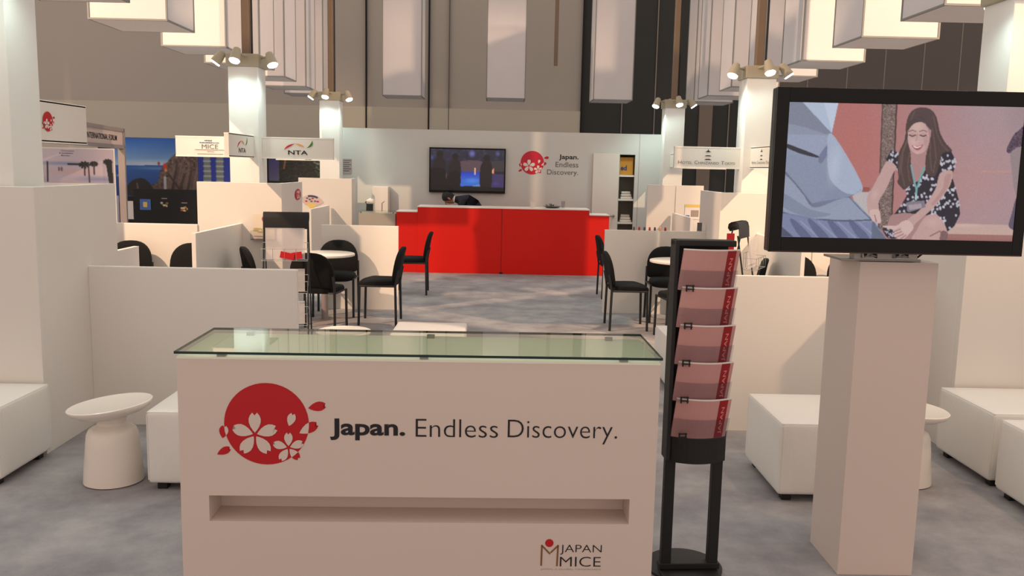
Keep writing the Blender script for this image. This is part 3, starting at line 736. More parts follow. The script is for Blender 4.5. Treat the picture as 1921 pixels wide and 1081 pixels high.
for x in (1.50, 1.63): MB(P).tube([(x-.025, yF+.09, 1.45), (x-.02, yF+.06, 1.375), (x+.02, yF+.06, 1.375), (x+.025, yF+.09, 1.45)], .012, 10).build('mount_bracket', 'chrome', tv, smooth=True)
MB(P).tube([(1.745, yF+.09, 1.42), (1.742, yF+.11, 1.39), (1.735, yF+.16, 1.36)], .0045, 8).build('power_cable', 'cable', tv, smooth=True)

sc = Paint(430, 246, ((190, 112), (1500, 135), (1452, 905), (138, 897)))
sc.fill((184, 108, 104), (170, 142, 148), (560, 400, 1250, 420))
sc.ell(1250, 560, 330, 380, (196, 132, 128), .45, 1.0); sc.ell(600, 380, 200, 320, (190, 108, 102), .4, 1)
sc.poly([(1080, 808), (1500, 808), (1500, 892), (1080, 892)], (206, 172, 160), .8, False); sc.ell(1180, 815, 130, 18, (225, 190, 172), .5, 1); sc.poly([(1080, 868), (1500, 868), (1500, 930), (1080, 930)], (150, 84, 80), .7, False)
for y0 in (498, 502): sc.line([(1270, y0), (1480, y0)], 4, (206, 150, 120), .5)
sc.poly([(590, 628), (640, 620), (700, 700), (720, 850), (640, 800), (560, 700), (540, 650)], (188, 178, 180), 1, False)
sc.poly([(590, 600), (640, 598), (636, 628), (590, 626)], (150, 74, 62), .8, False)
m = sc.poly([(706, 118), (786, 122), (778, 400), (764, 850), (690, 850), (698, 400)], (124, 102, 98), 1, False); sc.noise(.07, m, 2)
sc.line([(706, 118), (698, 400), (690, 850)], 6, (82, 62, 62)); sc.line([(784, 118), (776, 400), (764, 800)], 8, (74, 50, 52))
# draped cloth
sc.poly([(100, 100), (462, 112), (425, 290), (598, 592), (596, 612), (525, 655), (660, 790), (740, 905), (100, 905)], (142, 152, 176), 1, False, (124, 136, 168), (150, 300, 420, 900))
sc.poly([(262, 112), (462, 112), (425, 288), (350, 220)], (178, 192, 216), .95, False); sc.poly([(380, 112), (462, 112), (425, 280)], (196, 208, 228), .7, False)
sc.poly([(180, 112), (262, 112), (425, 290), (360, 300), (180, 340)], (122, 130, 152), .9, False); sc.poly([(180, 240), (400, 300), (385, 330), (180, 350)], (150, 160, 182), .6)
sc.poly([(170, 300), (410, 310), (385, 390), (352, 425), (180, 355)], (150, 160, 188), .9); sc.poly([(170, 352), (230, 372), (352, 422), (340, 430), (250, 408), (170, 372)], (44, 46, 62), 1)
sc.poly([(352, 425), (400, 350), (425, 292), (405, 400), (360, 470)], (108, 118, 150), .9); sc.poly([(425, 292), (598, 592), (520, 640), (420, 560), (400, 420)], (168, 180, 206), .9, True)
sc.ell(440, 480, 50, 150, (186, 196, 220), .6, .9, .15); sc.poly([(165, 420), (340, 440), (400, 600), (330, 700), (250, 590), (165, 510)], (134, 144, 172), .8)
sc.line([(165, 520), (240, 610), (320, 720)], 12, (88, 96, 120), .7); sc.poly([(310, 700), (520, 655), (598, 605), (440, 720), (345, 735)], (108, 118, 146), .9)
sc.poly([(160, 540), (260, 640), (330, 722), (520, 662), (640, 780), (640, 800), (380, 795), (150, 740)], (148, 158, 182), .9); sc.poly([(150, 640), (300, 730), (420, 760), (300, 780), (150, 720)], (120, 130, 156), .7)
sc.line([(150, 755), (330, 792), (520, 798), (660, 790)], 8, (74, 82, 108), .9); sc.line([(525, 660), (590, 730), (660, 800), (720, 900)], 5, (84, 92, 120), .8)
sc.poly([(140, 760), (400, 800), (655, 810), (650, 897), (130, 897)], (120, 130, 168), .9); 
for x in (190, 290, 400, 520): sc.poly([(x, 800), (x+30, 800), (x+120, 897), (x+60, 897)], (84, 92, 130), .8); sc.line([(x+60, 805), (x+160, 897)], 10, (150, 160, 192), .6)
sc.poly([(135, 830), (210, 897), (135, 897)], (60, 66, 92), .8, False); sc.poly([(655, 800), (740, 905), (650, 905)], (96, 106, 132), 1, False)
# woman: legs, dress, arms, hair, face
sk, sk2, sk3 = (196, 156, 152), (170, 126, 126), (214, 178, 172)
sc.poly([(785, 745), (880, 745), (960, 800), (905, 890), (760, 890), (745, 800)], sk2, 1); sc.poly([(905, 850), (950, 775), (1015, 740), (1075, 790), (1082, 850), (1055, 900), (890, 905)], sk, 1); sc.ell(1000, 800, 60, 40, sk3, .5, .9)
sc.line([(985, 880), (1040, 850), (1060, 880)], 6, (130, 88, 90), .8); sc.poly([(1050, 850), (1085, 860), (1075, 905), (1040, 905)], (120, 84, 86), .9)
dress = [(756, 385), (795, 395), (850, 480), (880, 520), (905, 560), (955, 470), (1045, 380), (1092, 385), (1118, 440), (1112, 490), (1100, 530), (1122, 600), (1140, 660), (1152, 750), (1120, 820), (1082, 852), (1060, 790), (1010, 742), (960, 760), (900, 752), (840, 745), (778, 755), (820, 700), (850, 640), (800, 500), (728, 440)]
m = sc.poly(dress, (24, 24, 44), 1, False)
rr = random.Random(5)
for _ in range(330):
    x, y = rr.uniform(725, 1155), rr.uniform(380, 855)
    if sc.inside([(x-3, y-3), (x+3, y-3), (x+3, y+3), (x-3, y+3)]).any() and m[np.unravel_index(np.argmin((sc.X-x)**2+(sc.Y-y)**2), m.shape)]: sc.ell(x, y, 7, 8, (206, 204, 216), .85)
m2 = sc.poly([(718, 838), (790, 832), (800, 870), (790, 897), (740, 890)], (30, 30, 52), 1)
for _ in range(30): sc.ell(rr.uniform(722, 795), rr.uniform(838, 890), 5, 5, (190, 190, 204), .8)
sc.poly([(868, 380), (955, 380), (960, 470), (905, 565), (878, 500)], (176, 130, 130), 1)
sc.poly([(735, 448), (788, 478), (768, 520), (735, 600), (700, 660), (690, 700), (698, 760), (706, 800), (690, 808), (650, 775), (630, 740), (624, 660), (650, 610), (690, 530)], sk, 1)
sc.ell(668, 640, 26, 50, sk3, .5, .9, .3); sc.poly([(640, 735), (690, 730), (702, 775), (700, 806), (684, 806), (676, 780), (664, 800), (652, 790)], sk3, 1); sc.line([(668, 760), (678, 800)], 4, (130, 90, 90), .8)
sc.poly([(1035, 512), (1102, 500), (1092, 580), (1050, 650), (1000, 715), (930, 780), (880, 830), (858, 846), (835, 826), (850, 790), (915, 735), (965, 680), (1010, 600)], sk, 1); sc.poly([(1060, 530), (1095, 520), (1075, 600), (1010, 690), (990, 690), (1050, 600)], (176, 132, 130), .7)
sc.poly([(860, 790), (890, 830), (868, 866), (840, 895), (812, 900), (780, 885), (776, 850), (720, 832), (722, 822), (790, 822), (820, 800)], sk3, 1)
for a in ((782, 850, 815, 835), (780, 868, 822, 850), (790, 886, 832, 864), (812, 898, 846, 872)): sc.line([(a[0], a[1]), (a[2], a[3])], 10, (206, 166, 160), 1); sc.line([(a[0], a[1]+6), (a[2], a[3]+7)], 3, (120, 80, 84), .8)
hair, hair2 = (74, 54, 54), (112, 88, 82)
sc.poly([(925, 138), (870, 160), (842, 215), (832, 320), (800, 400), (792, 470), (800, 540), (795, 570), (832, 612), (860, 590), (885, 560), (870, 480), (865, 400), (850, 330), (856, 240), (925, 200), (975, 250), (972, 330), (955, 400), (950, 470), (960, 520), (1005, 530), (1030, 460), (1045, 400), (1098, 385), (1060, 340), (1028, 280), (1005, 190), (970, 150)], hair, 1)
sc.poly([(925, 138), (870, 160), (850, 215), (860, 250), (925, 215), (975, 265), (1000, 230), (985, 160)], (78, 58, 62), 1)
for pts in ([(885, 160), (858, 230), (850, 320), (822, 400), (815, 500), (835, 590)], [(990, 190), (1012, 290), (1040, 350), (1075, 385)], [(985, 260), (1000, 350), (1010, 430), (995, 510)], [(860, 400), (850, 470), (862, 560)], [(975, 340), (975, 420), (985, 500)], [(842, 330), (812, 420), (806, 520)]): sc.line(pts, 7, hair2, .55)
sc.ell(908, 312, 60, 94, (200, 160, 156), 1); sc.ell(900, 250, 44, 40, (214, 178, 172), .7, .8); sc.ell(880, 340, 26, 30, (220, 176, 170), .6, .9); sc.ell(950, 330, 20, 60, (170, 124, 126), .5, .9)
sc.poly([(848, 270), (860, 215), (925, 190), (978, 265), (960, 240), (925, 222), (880, 232)], hair, 1); sc.line([(875, 196), (930, 212), (960, 232)], 4, (70, 66, 110), .6)
for x in (874, 934): sc.line([(x-17, 296), (x, 303), (x+17, 297)], 5, (64, 40, 48)); sc.line([(x-20, 276), (x, 268), (x+20, 276)], 4, (112, 78, 74), .8); sc.ell(x, 290, 18, 7, (178, 132, 130), .6, .8)
sc.line([(902, 290), (896, 330), (906, 340)], 4, (168, 118, 116), .6); sc.ell(903, 334, 12, 8, (222, 184, 178), .7, .7); sc.poly([(872, 354), (900, 362), (935, 350), (918, 378), (892, 380)], (172, 84, 92), 1); sc.poly([(880, 358), (902, 364), (928, 355), (912, 368), (892, 369)], (236, 228, 226), 1); sc.ell(902, 392, 20, 10, (222, 170, 164), .6, .8)
sc.line([(870, 470), (884, 540), (902, 612)], 9, (120, 160, 172)); sc.line([(942, 482), (920, 550), (902, 612)], 9, (96, 168, 168)); sc.line([(902, 610), (900, 668)], 12, (108, 170, 172)); sc.line([(900, 640), (900, 664)], 6, (210, 214, 220))
sc.poly([(846, 684), (948, 672), (955, 712), (862, 742), (850, 735)], (126, 118, 134), 1, False); sc.poly([(856, 700), (930, 690), (934, 716), (866, 730)], (168, 152, 160), 1, False)
# second figure at the edge
m = sc.poly([(1510, 240), (1465, 268), (1436, 300), (1406, 390), (1510, 384)], (76, 58, 80), 1); sc.noise(.06, m, 2)
sc.poly([(1430, 388), (1510, 384), (1510, 720), (1475, 650), (1450, 590), (1434, 480)], (150, 130, 134), 1); sc.poly([(1470, 650), (1510, 690), (1500, 830), (1432, 822), (1445, 740)], (92, 80, 100), 1)
sc.ell(1480, 130, 120, 260, (140, 120, 130), .35, 1)
sc.blur(1); sc.noise(.012); sc.c = sc.c*.9+sc.c.mean(axis=2, keepdims=True)*.1
sc.mesh('screen_picture', (1.116, yF+.0055, 1.978), (.927, 0, 0), (0, 0, -.526), 'screen', tv, org=P)

# ================================================================== SEAT CUBES
def cube_seat(x0, x1, y0, y1, label, h=.425):
    root = thing('seat_cube', ((x0+x1)/2, (y0+y1)/2, 0), label, 'ottoman', group='white leatherette seat cubes')
    w, d = (x1-x0)/2, (y1-y0)/2
    b = MB(); nx = 10; 
    bm = bmesh.new(); bmesh.ops.create_cube(bm, size=2.0); bmesh.ops.subdivide_edges(bm, edges=bm.edges[:], cuts=9, use_grid_fill=True)
    vs = []
    for v in bm.verts:
        x, y, z = v.co
        puff = lambda a, b_: (1-a*a)*(1-b_*b_)
        px = w*x+math.copysign(.008, x)*puff(y, z) if abs(x) > .999 else w*x
        py = d*y+math.copysign(.008, y)*puff(x, z) if abs(y) > .999 else d*y
        pz = .04+(h-.04)*(z+1)/2+(.012*puff(x, y) if z > .999 else 0)
        v.co = (px, py, pz)
    es = [e for e in bm.edges if len(e.link_faces) == 2 and e.calc_face_angle(0) > .9]
    bmesh.ops.bevel(bm, geom=es, offset=.018, segments=3, profile=.5, affect='EDGES')
    me = bpy.data.meshes.new('cushion_body'); bm.to_mesh(me); bm.free(); me.materials.append(M['leather'])
    for p in me.polygons: p.use_smooth = True
    o = bpy.data.objects.new('cushion_body', me); C.objects.link(o); o.parent = root
    s_ = MB()
    for a in (-1, 1):
        for b_ in (-1, 1): s_.tube([(a*(w-.004), b_*(d-.004), .06), (a*(w-.004), b_*(d-.004), h-.02)], .0035, 6)
    q = h-.006; s_.tube([(-w+.006, -d+.006, q), (w-.006, -d+.006, q), (w-.006, d-.006, q), (-w+.006, d-.006, q), (-w+.006, -d+.006, q)], .0035, 6); s_.build('piping', 'leather', root, smooth=True)
    for a in (-1, 1):
        for b_ in (-1, 1): MB().box(a*(w-.06)-.025, a*(w-.06)+.025, b_*(d-.06)-.025, b_*(d-.06)+.025, 0, .042).build('foot', 'foot', root, bevel=.003)
    return root
cube_seat(-3.12, -2.56, 4.39, 4.915, 'white leatherette seat cube at the left edge of the photo')
cube_seat(-1.80, -1.22, 4.38, 4.96, 'white seat cube half hidden behind the left end of the welcome counter')
cube_seat(1.47, 2.03, 4.36, 4.98, 'white seat cube directly left of the television pedestal')
cube_seat(2.72, 3.30, 4.62, 5.215, 'white seat cube against the right corner partition, the farther of the right pair')
cube_seat(2.70, 3.28, 3.94, 4.52, 'white seat cube at the lower right edge of the photo, nearer of the pair')
cube_seat(-.83, -.26, 6.56, 7.14, 'pale seat cube whose top shows just above the glass counter, in the aisle')
cube_seat(1.31, 1.88, 6.63, 7.20, 'white seat cube showing between the welcome counter and the brochure stand')

# ================================================================== ROUND SIDE TABLES (moulded, slanted dish tops)
def side_table(x, y, label, tilt):
    root = thing('side_table', (x, y, 0), label, 'side table', group='white moulded side tables')
    b = MB(); b.lathe([(.140, 0), (.152, .006), (.150, .03), (.143, .12), (.134, .21), (.128, .262), (.118, .285), (.098, .300), (.076, .310), (.068, .325), (.070, .34)], seg=48)
    b.build('base', 'plastic', root, smooth=True)
    t = math.radians(tilt)
    def tl(q):
        z = q.z-.36; return Vector((q.x*math.cos(t)-z*math.sin(t), q.y, .36+z*math.cos(t)+q.x*math.sin(t)))
    b = MB(); b.lathe([(.066, .32), (.075, .345), (.11, .362), (.165, .375), (.200, .395), (.2125, .415), (.2125, .421), (.207, .424), (.19, .421), (.10, .414), (.01, .412)], seg=64, tilt=tl)
    b.build('dish_top', 'plastic', root, smooth=True); return root
side_table(-2.04, 4.53, 'round white pedestal side table between the two left seat cubes', 6.5)
side_table(2.29, 4.72, 'round white side table half hidden behind the television pedestal', -3)
side_table(-1.20, 6.70, 'round white side table top just showing above the left half of the glass counter', 0)

# ================================================================== BLACK CHAIRS
def make_chair():
    root = thing('stacking_chair', (0, 0, 0), '', 'chair', group='black upholstered stacking chairs')
    # seat pad: rounded trapezoid, front at -y
    n = 40; 
    def outline(s_, dy=0):
        pts = []
        for k in range(n):
            t = 2*math.pi*k/n; c, q = math.cos(t), math.sin(t); e = .55
            x = math.copysign(abs(c)**e, c)*.232*s_; y = math.copysign(abs(q)**e, q)*.215*s_
            x *= 1-.10*(y/.215+1)/2 if y > 0 else 1
            pts.append((x, y-.01))
        return pts
    lv = [(.90, .418), (.98, .426), (1.0, .45), (.98, .474), (.90, .486), (.6, .492), (.25, .494)]
    vs = []; fs = []
    for s_, z in lv:
        vs += [Vector((x, y, z-.03*max(0, (-y-.10))/.12*(1 if z > .46 else .6))) for x, y in outline(s_)]
    for i in range(len(lv)-1):
        for k in range(n): fs.append((i*n+k, i*n+(k+1) % n, (i+1)*n+(k+1) % n, (i+1)*n+k))
    fs += [tuple(reversed(range(n))), tuple(range((len(lv)-1)*n, len(lv)*n))]
    MB().add(vs, fs).build('seat', 'blackfab', root, smooth=True)
    # backrest: flat bottom, strongly rounded top, curved round the sitter and leaning back
    P = []
    w, zb, zt = .228, .475, .835
    P += [(-w*.86, zb), (w*.86, zb), (w*.97, zb+.02), (w, zb+.06), (w, zb+.12)]
    for k in range(1, 16):
        t = math.pi*k/16; P.append((w*math.copysign(abs(math.cos(t))**.8, math.cos(t)), zb+.12+(zt-zb-.12)*math.sin(t)**.85))
    P += [(-w, zb+.12), (-w, zb+.06), (-w*.97, zb+.02)]
    n2 = len(P); cz = (zb+zt)/2; vs = []; fs = []
    def by(x, z): return .205+.16*(z-.5)-.55*x*x
    layers = [(.90, .028), (.985, .018), (1.0, .0), (.985, -.020), (.90, -.030), (.5, -.034)]
    for s_, off in layers:
        for x, z in P:
            X, Z = x*s_, cz+(z-cz)*s_; vs.append(Vector((X, by(X, Z)+off, Z)))
    for i in range(len(layers)-1):
        for k in range(n2): fs.append((i*n2+k, i*n2+(k+1) % n2, (i+1)*n2+(k+1) % n2, (i+1)*n2+k))
    fs += [tuple(reversed(range(n2))), tuple(range((len(layers)-1)*n2, len(layers)*n2))]
    MB().add(vs, fs).build('backrest', 'blackfab', root, smooth=True)
    for sx in (-1, 1):
        MB().tube([(sx*.225, -.195, 0), (sx*.222, -.185, .43)], .0135, 12).build('leg', 'blackmet', root, smooth=True)
        MB().tube([(sx*.232, .205, 0), (sx*.228, .195, .43), (sx*.226, .205, .50), (sx*.222, .225, .60)], .0135, 12).build('leg', 'blackmet', root, smooth=True)
    b = MB()
    for sx in (-1, 1): b.tube([(sx*.222, -.185, .425), (sx*.228, .195, .425)], .010, 8)
    for y in (-.16, .17): b.tube([(-.222, y, .425), (.222, y, .425)], .009, 8)
    b.build('seat_frame', 'blackmet', root, smooth=True)
    return root
CH = make_chair(); R = math.radians
chairs = [(-1.83, 8.84, 172, 'black chair seen from behind, nearest the wire rack at the left round table'),
          (-1.86, 9.90, 2, 'black chair facing the viewer behind the left round table'),
          (-1.30, 9.46, -90, 'black chair in side view on the aisle side of the left round table'),
          (-1.18, 11.75, -88, 'far black chair in side view in front of the left part of the red counter'),
          (1.39, 9.42, 90, 'black chair in side view on the aisle side of the right round table'),
          (1.56, 11.72, 92, 'far black chair in side view at the right end of the red counter'),
          (1.93, 9.90, -2, 'black chair facing the viewer behind the right round table'),
          (1.88, 8.84, 188, 'black chair from behind, mostly hidden by the pink brochure stand'),
          (-2.44, 9.22, 118, 'black chair back between the left side partition and the wire rack'),
          (-3.98, 9.30, 8, 'wide black chair back in the left booth below the mountain poster'),
          (-3.27, 9.14, 4, 'black chair back partly cut off by the left side partition'),
          (2.50, 9.02, -105, 'black chair back right of the leaning right rack, above the low partition'),
          (3.17, 9.14, -4, 'black chair back in the gap just left of the pedestal, beside the partition end'),
          (3.76, 9.20, -8, 'sliver of a black chair next to the television pedestal')]
for i, (x, y, a, lab) in enumerate(chairs):
    if i == 0: CH.location = (x, y, 0); CH.rotation_euler = (0, 0, R(a)); CH['label'] = lab
    else: dup(CH, (x, y, 0), R(a), lab)
dup(CH, (4.05, 16.6, 0), R(20), 'distant black chair behind the right partitions, seen in the dark gap')

def round_table(x, y, label):
    root = thing('round_table', (x, y, 0), label, 'table', group='small round white meeting tables')
    MB().lathe([(.31, .715), (.325, .722), (.325, .74), (.318, .745), (.02, .745)], seg=56).build('tabletop', 'plastic', root, smooth=True)
    MB().lathe([(.036, .02), (.036, .70), (.10, .714)], seg=24).build('table_post', 'greyframe', root, smooth=True)
    MB().lathe([(.24, 0), (.24, .008), (.20, .016), (.05, .022)], seg=40).build('table_base', 'greyframe', root, smooth=True)
round_table(-1.90, 9.47, 'small round white table among the chairs left of the aisle')
round_table(1.96, 9.47, 'small round white table among the chairs right of the aisle')
round_table(-4.02, 8.60, 'white table edge in front of the wide chair back in the left booth')
tb = thing('rectangular_table', (4.3, 16.0, 0), 'distant white tabletop in the dark gap behind the right partitions', 'table')
MB().box(-.6, .6, -.3, .3, .70, .74).build('tabletop', 'plastic', tb, bevel=.004)
for a in (-1, 1):
    for b_ in (-1, 1): MB().box(a*.55-.02, a*.55+.02, b_*.26-.02, b_*.26+.02, 0, .70).build('leg', 'steel', tb)

# ================================================================== FOLDING LITERATURE RACKS
def rack(x, y, rz, label, lean):
    root = thing('literature_rack', (x, y, 0), label, 'rack', rz=rz, group='folding black literature racks')
    w = .21; H = 1.235
    prof = [(.0, H-.01), (.018, H), (.05, H+.004), (.082, H-.008), (.092, H-.04), (.085, H-.13), (.072, H-.155)]
    vs = []; fs = []
    pr = [(.0, H-.01), (-.012, H-.05), (-.02, H-.15)]
    full = list(reversed(pr))+[(.02, H+.006), (.06, H+.006), (.085, H-.012), (.09, H-.05), (.07, H-.08)]
    sh = MB()
    for k in range(len(full)):
        a, z = full[k]; 
        for X in (-w, w): vs += [Vector((X, a, z))]
    n = len(full); m0 = []
    for (a, z) in full:
        pass
    th = .006
    vs = [Vector((X, a+o_, z)) for X in (-w, w) for o_ in (0, th) for a, z in full]
    for k in range(n-1): fs += [(k, k+1, 2*n+k+1, 2*n+k), (n+k, 3*n+k, 3*n+k+1, n+k+1), (k, n+k, n+k+1, k+1), (2*n+k, 2*n+k+1, 3*n+k+1, 3*n+k)]
    fs += [(0, 2*n, 3*n, n), (n-1, 2*n-1, 4*n-1, 3*n-1)]
    sh.add(vs, fs).build('curved_header', 'blackmatte', root, smooth=True)
    for s_ in (-1, 1):
        MB().tube([(s_*(w-.008), .0, H-.12), (s_*(w+.0), -.20+lean*0, 0)], .008, 8).build('front_leg', 'blackmet', root, smooth=True)
        MB().tube([(s_*(w-.008), .05, H-.06), (s_*(w+.0), .24, 0)], .007, 8).build('rear_leg', 'blackmet', root, smooth=True)
    for i, z in enumerate((.80, .50, .20)):
        yf = -.04-.13*(H-z)
        b = MB(); r = .0028
        for zz in (z, z+.11): b.tube([(-w, yf-.09, zz), (w, yf-.09, zz)], r, 6)
        for zz in (z, z+.16): b.tube([(-w, yf+.03, zz), (w, yf+.03, zz)], r, 6)
        for s_ in (-1, 1):
            for zz in (z, z+.11): b.tube([(s_*w, yf-.09, zz), (s_*w, yf+.03, zz)], r, 6)
        for k in range(5):
            X = -w+2*w*k/4; b.tube([(X, yf-.09, z+.11), (X, yf-.09, z), (X, yf+.03, z), (X, yf+.03, z+.16)], r*.8, 6)
        bo = b.build('wire_basket', 'chrome', root, smooth=True)
        ac = MB(); ac.box(-w+.03, w-.03, yf-.005, yf-.001, z+.003, z+.30 if i == 0 else z+.22); ac.build('clear_back_sheet', 'frosted', bo)
    c = MB(); c.tube([(-w, .0, .10), (w, .0, .10)], .006, 6); c.build('lower_brace', 'blackmet', root, smooth=True)
    return root, H
rk, _ = rack(-2.03, 8.32, R(8), 'black folding wire literature rack at the end of the low left partition', 0)
rk2, _ = rack(2.32, 8.35, R(62), 'black folding literature rack seen edge on behind the brochure stand', 0)
lf = MB((-2.0, 8.2, .81)); lf.box(-2.06, -1.93, 8.20, 8.215, .81, .87, 0, Matrix.Rotation(.2, 3, 'Y')); lf.box(-1.95, -1.86, 8.21, 8.225, .81, .875, 0, Matrix.Rotation(-.15, 3, 'Y'))
o = lf.build('red_leaflet', 'logo_red'); tag(o, 'red leaflets lying in the top wire basket of the left rack', 'leaflets')
lf = MB((2.18, 8.2, .95)); lf.box(2.13, 2.20, 8.19, 8.205, .88, 1.135); o = lf.build('red_leaflet', 'brochure_band'); tag(o, 'upright red leaflet on the right rack just above the brochure stand', 'leaflets')
# clear holder standing on the right low partition
ah = thing('brochure_holder', (2.38, 10.3, 1.0), 'clear upright brochure holder standing on the right low partition', 'brochure holder')
MB(ah.location).box(2.33, 2.44, 10.365, 10.395, 1.0, 1.006).build('holder_base', 'acrylic', ah); MB(ah.location).box(2.335, 2.39, 10.37, 10.378, 1.006, 1.105).build('leaflet', 'ink_grey', ah); MB(ah.location).box(2.40, 2.435, 10.37, 10.378, 1.006, 1.09).build('leaflet', 'paper', ah)

# ================================================================== RED COUNTER AND WHAT STANDS ON IT
rd = thing('red_counter', (.03, 14.05, 0), 'long red counter with white top below the wall television', 'counter')
P = rd.location
MB(P).box(-1.33, .015, 14.05, 14.60, .0, 1.052).build('front_panel_left', 'red', rd, bevel=.003); MB(P).box(.025, 1.42, 14.05, 14.60, .0, 1.052).build('front_panel_right', 'red', rd, bevel=.003)
MB(P).box(.013, .027, 14.06, 14.6, .03, 1.05).build('joint_strip', 'brochure_band', rd); MB(P).box(-.005, .045, 14.04, 14.06, 0, .03).build('levelling_foot', 'foot', rd)
MB(P).box(-1.335, 1.425, 14.045, 14.61, 1.052, 1.068).build('counter_top', 'panel_edge', rd)
MB(P).box(-1.67, -1.33, 14.07, 14.55, .0, .968).build('left_wing', 'red', rd, bevel=.003); MB(P).box(1.42, 1.745, 14.07, 14.55, .0, .970).build('right_wing', 'red', rd, bevel=.003)
MB(P).box(-1.675, -1.335, 14.065, 14.56, .968, .982).build('left_wing_top', 'panel_edge', rd); MB(P).box(1.425, 1.75, 14.065, 14.56, .970, .984).build('right_wing_top', 'panel_edge', rd)
gc = thing('glass_topped_counter', (-2.0, 14.3, 0), 'low glass topped display counter joined to the left end of the red counter', 'counter')
MB(gc.location).box(-2.28, -1.69, 14.12, 14.50, 0, .935).build('counter_body', mat('satin_grey_laminate', (172, 166, 156), .25, noise=.02), gc, bevel=.003)
MB(gc.location).box(-2.30, -1.68, 14.08, 14.54, .955, .967).build('glass_sheet', 'glass', gc)
for x in (-2.25, -1.73): MB(gc.location).tube([(x, 14.15, .935), (x, 14.15, .955)], .012, 8).build('glass_support', 'steel', gc)
cb = MB((-2.05, 15.3, 0)); cb.box(-2.22, -1.95, 15.2, 15.47, 0, 1.335); o = cb.build('white_cabinet', 'panel', bevel=.003); tag(o, 'plain white cabinet block against the back wall behind the glass topped counter', 'cabinet')
dl = thing('desk_lamp', (-2.12, 14.30, .967), 'chrome reading lamp with white head on the glass topped counter', 'lamp')
Q = dl.location
MB(Q).lathe([(.05, .967), (.05, .975), (.01, .98)], -2.12, 14.3, 20).build('lamp_base', 'chrome', dl, smooth=True)
MB(Q).tube([(-2.12, 14.3, .975), (-2.17, 14.3, 1.06), (-2.2, 14.3, 1.10), (-2.15, 14.28, 1.125)], .009, 8).build('lamp_arm', 'blackmet', dl, smooth=True)
MB(Q).tube([(-2.17, 14.28, 1.12), (-2.12, 14.27, 1.13), (-2.07, 14.26, 1.115), (-2.045, 14.26, 1.10)], [.02, .04, .04, .02], 14).build('lamp_shade', 'plastic', dl, smooth=True)
cf = MB((-1.9, 14.3, .967)); cf.tube([(-1.93, 14.3, .967), (-1.93, 14.3, 1.09), (-1.89, 14.28, 1.12)], .008, 8); o = cf.build('chrome_stand', 'chrome', smooth=True); tag(o, 'small chrome stand with bright tip on the glass topped counter', 'stand')
tbk = MB((-2.15, 14.22, .967)); tbk.box(-2.17, -2.06, 14.19, 14.205, .968, 1.08, 0, Matrix.Rotation(R(-14), 3, 'X')); o = tbk.build('tablet', 'blackgloss', bevel=.003); tag(o, 'dark tablet propped on the glass topped counter', 'tablet')
# cup, dish, glass
c = MB((.52, 14.3, 1.068)); c.lathe([(.036, 1.068), (.045, 1.165), (.047, 1.168), (.042, 1.168), (.034, 1.08)], .52, 14.3, 28); o = c.build('paper_cup', 'cupm', smooth=True); tag(o, 'pale paper cup standing on the red counter', 'cup')
dsh = thing('shallow_bowl', (.84, 14.3, 1.068), 'shallow dark bowl of greenery and a white item on the red counter', 'bowl')
MB(dsh.location).lathe([(.05, 1.068), (.10, 1.075), (.145, 1.098), (.15, 1.102), (.10, 1.085), (.02, 1.08)], .84, 14.3, 32).build('bowl_body', 'steel', dsh, smooth=True)
g = MB(dsh.location)
for k in range(26):
    a = random.uniform(0, 6.28); r = random.uniform(0, .08); x, y, z = .81+r*math.cos(a), 14.3+r*math.sin(a)*.6, 1.09+random.uniform(0, .035)
    d = Vector((random.uniform(-1, 1), random.uniform(-1, 1), random.uniform(.1, .8))).normalized()*.035; n = d.cross(Vector((0, 0, 1))).normalized()*.012
    g.add([(x, y, z), tuple(Vector((x, y, z))+d*.5+n), tuple(Vector((x, y, z))+d), tuple(Vector((x, y, z))+d*.5-n)], [(0, 1, 2, 3)])
g.build('greenery', 'leaf', dsh)
c = MB((.90, 14.38, 1.068)); c.lathe([(.03, 1.068), (.036, 1.18), (.034, 1.18), (.02, 1.08)], 1.02, 14.42, 20); c.o = Vector((1.02, 14.42, 1.068)); o = c.build('tumbler', 'acrylic', smooth=True); tag(o, 'clear tumbler behind the shallow bowl on the red counter', 'glass')

# wall television
wt = thing('wall_television', (-.60, 15.5, 1.64), 'flat television on the back wall showing people around a blue lit stand', 'television')
P = wt.location
MB(P).box(-1.262, .068, 15.44, 15.495, 1.252, 2.030).build('cabinet', 'blackgloss', wt, bevel=.006)
b = MB(P); b.box(-1.262, -1.24, 15.428, 15.44, 1.252, 2.030); b.box(.046, .068, 15.428, 15.44, 1.252, 2.030); b.box(-1.24, .046, 15.428, 15.44, 2.004, 2.03); b.box(-1.24, .046, 15.428, 15.44, 1.252, 1.292); b.build('bezel', 'blackgloss', wt)
s2_ = Paint(150, 84, ((158, 108), (938, 112), (935, 562), (155, 560)))
s2_.fill((46, 44, 62), (30, 26, 36), (500, 100, 500, 560))
for k in range(60): s2_.ell(rr.uniform(160, 930), rr.uniform(110, 270), rr.uniform(10, 34), rr.uniform(8, 22), rr.choice([(60, 84, 80), (66, 70, 130), (36, 34, 40), (80, 84, 96), (50, 56, 96)]), .55, .8)
s2_.ell(595, 155, 45, 50, (110, 112, 190), .9, .7); s2_.ell(865, 150, 32, 40, (90, 100, 160), .8, .8); s2_.ell(175, 200, 20, 40, (70, 76, 170), .8, .8)
s2_.poly([(475, 240), (700, 240), (705, 345), (475, 345)], (110, 84, 90), .8); s2_.poly([(800, 240), (935, 240), (935, 340), (800, 330)], (70, 62, 62), .8)
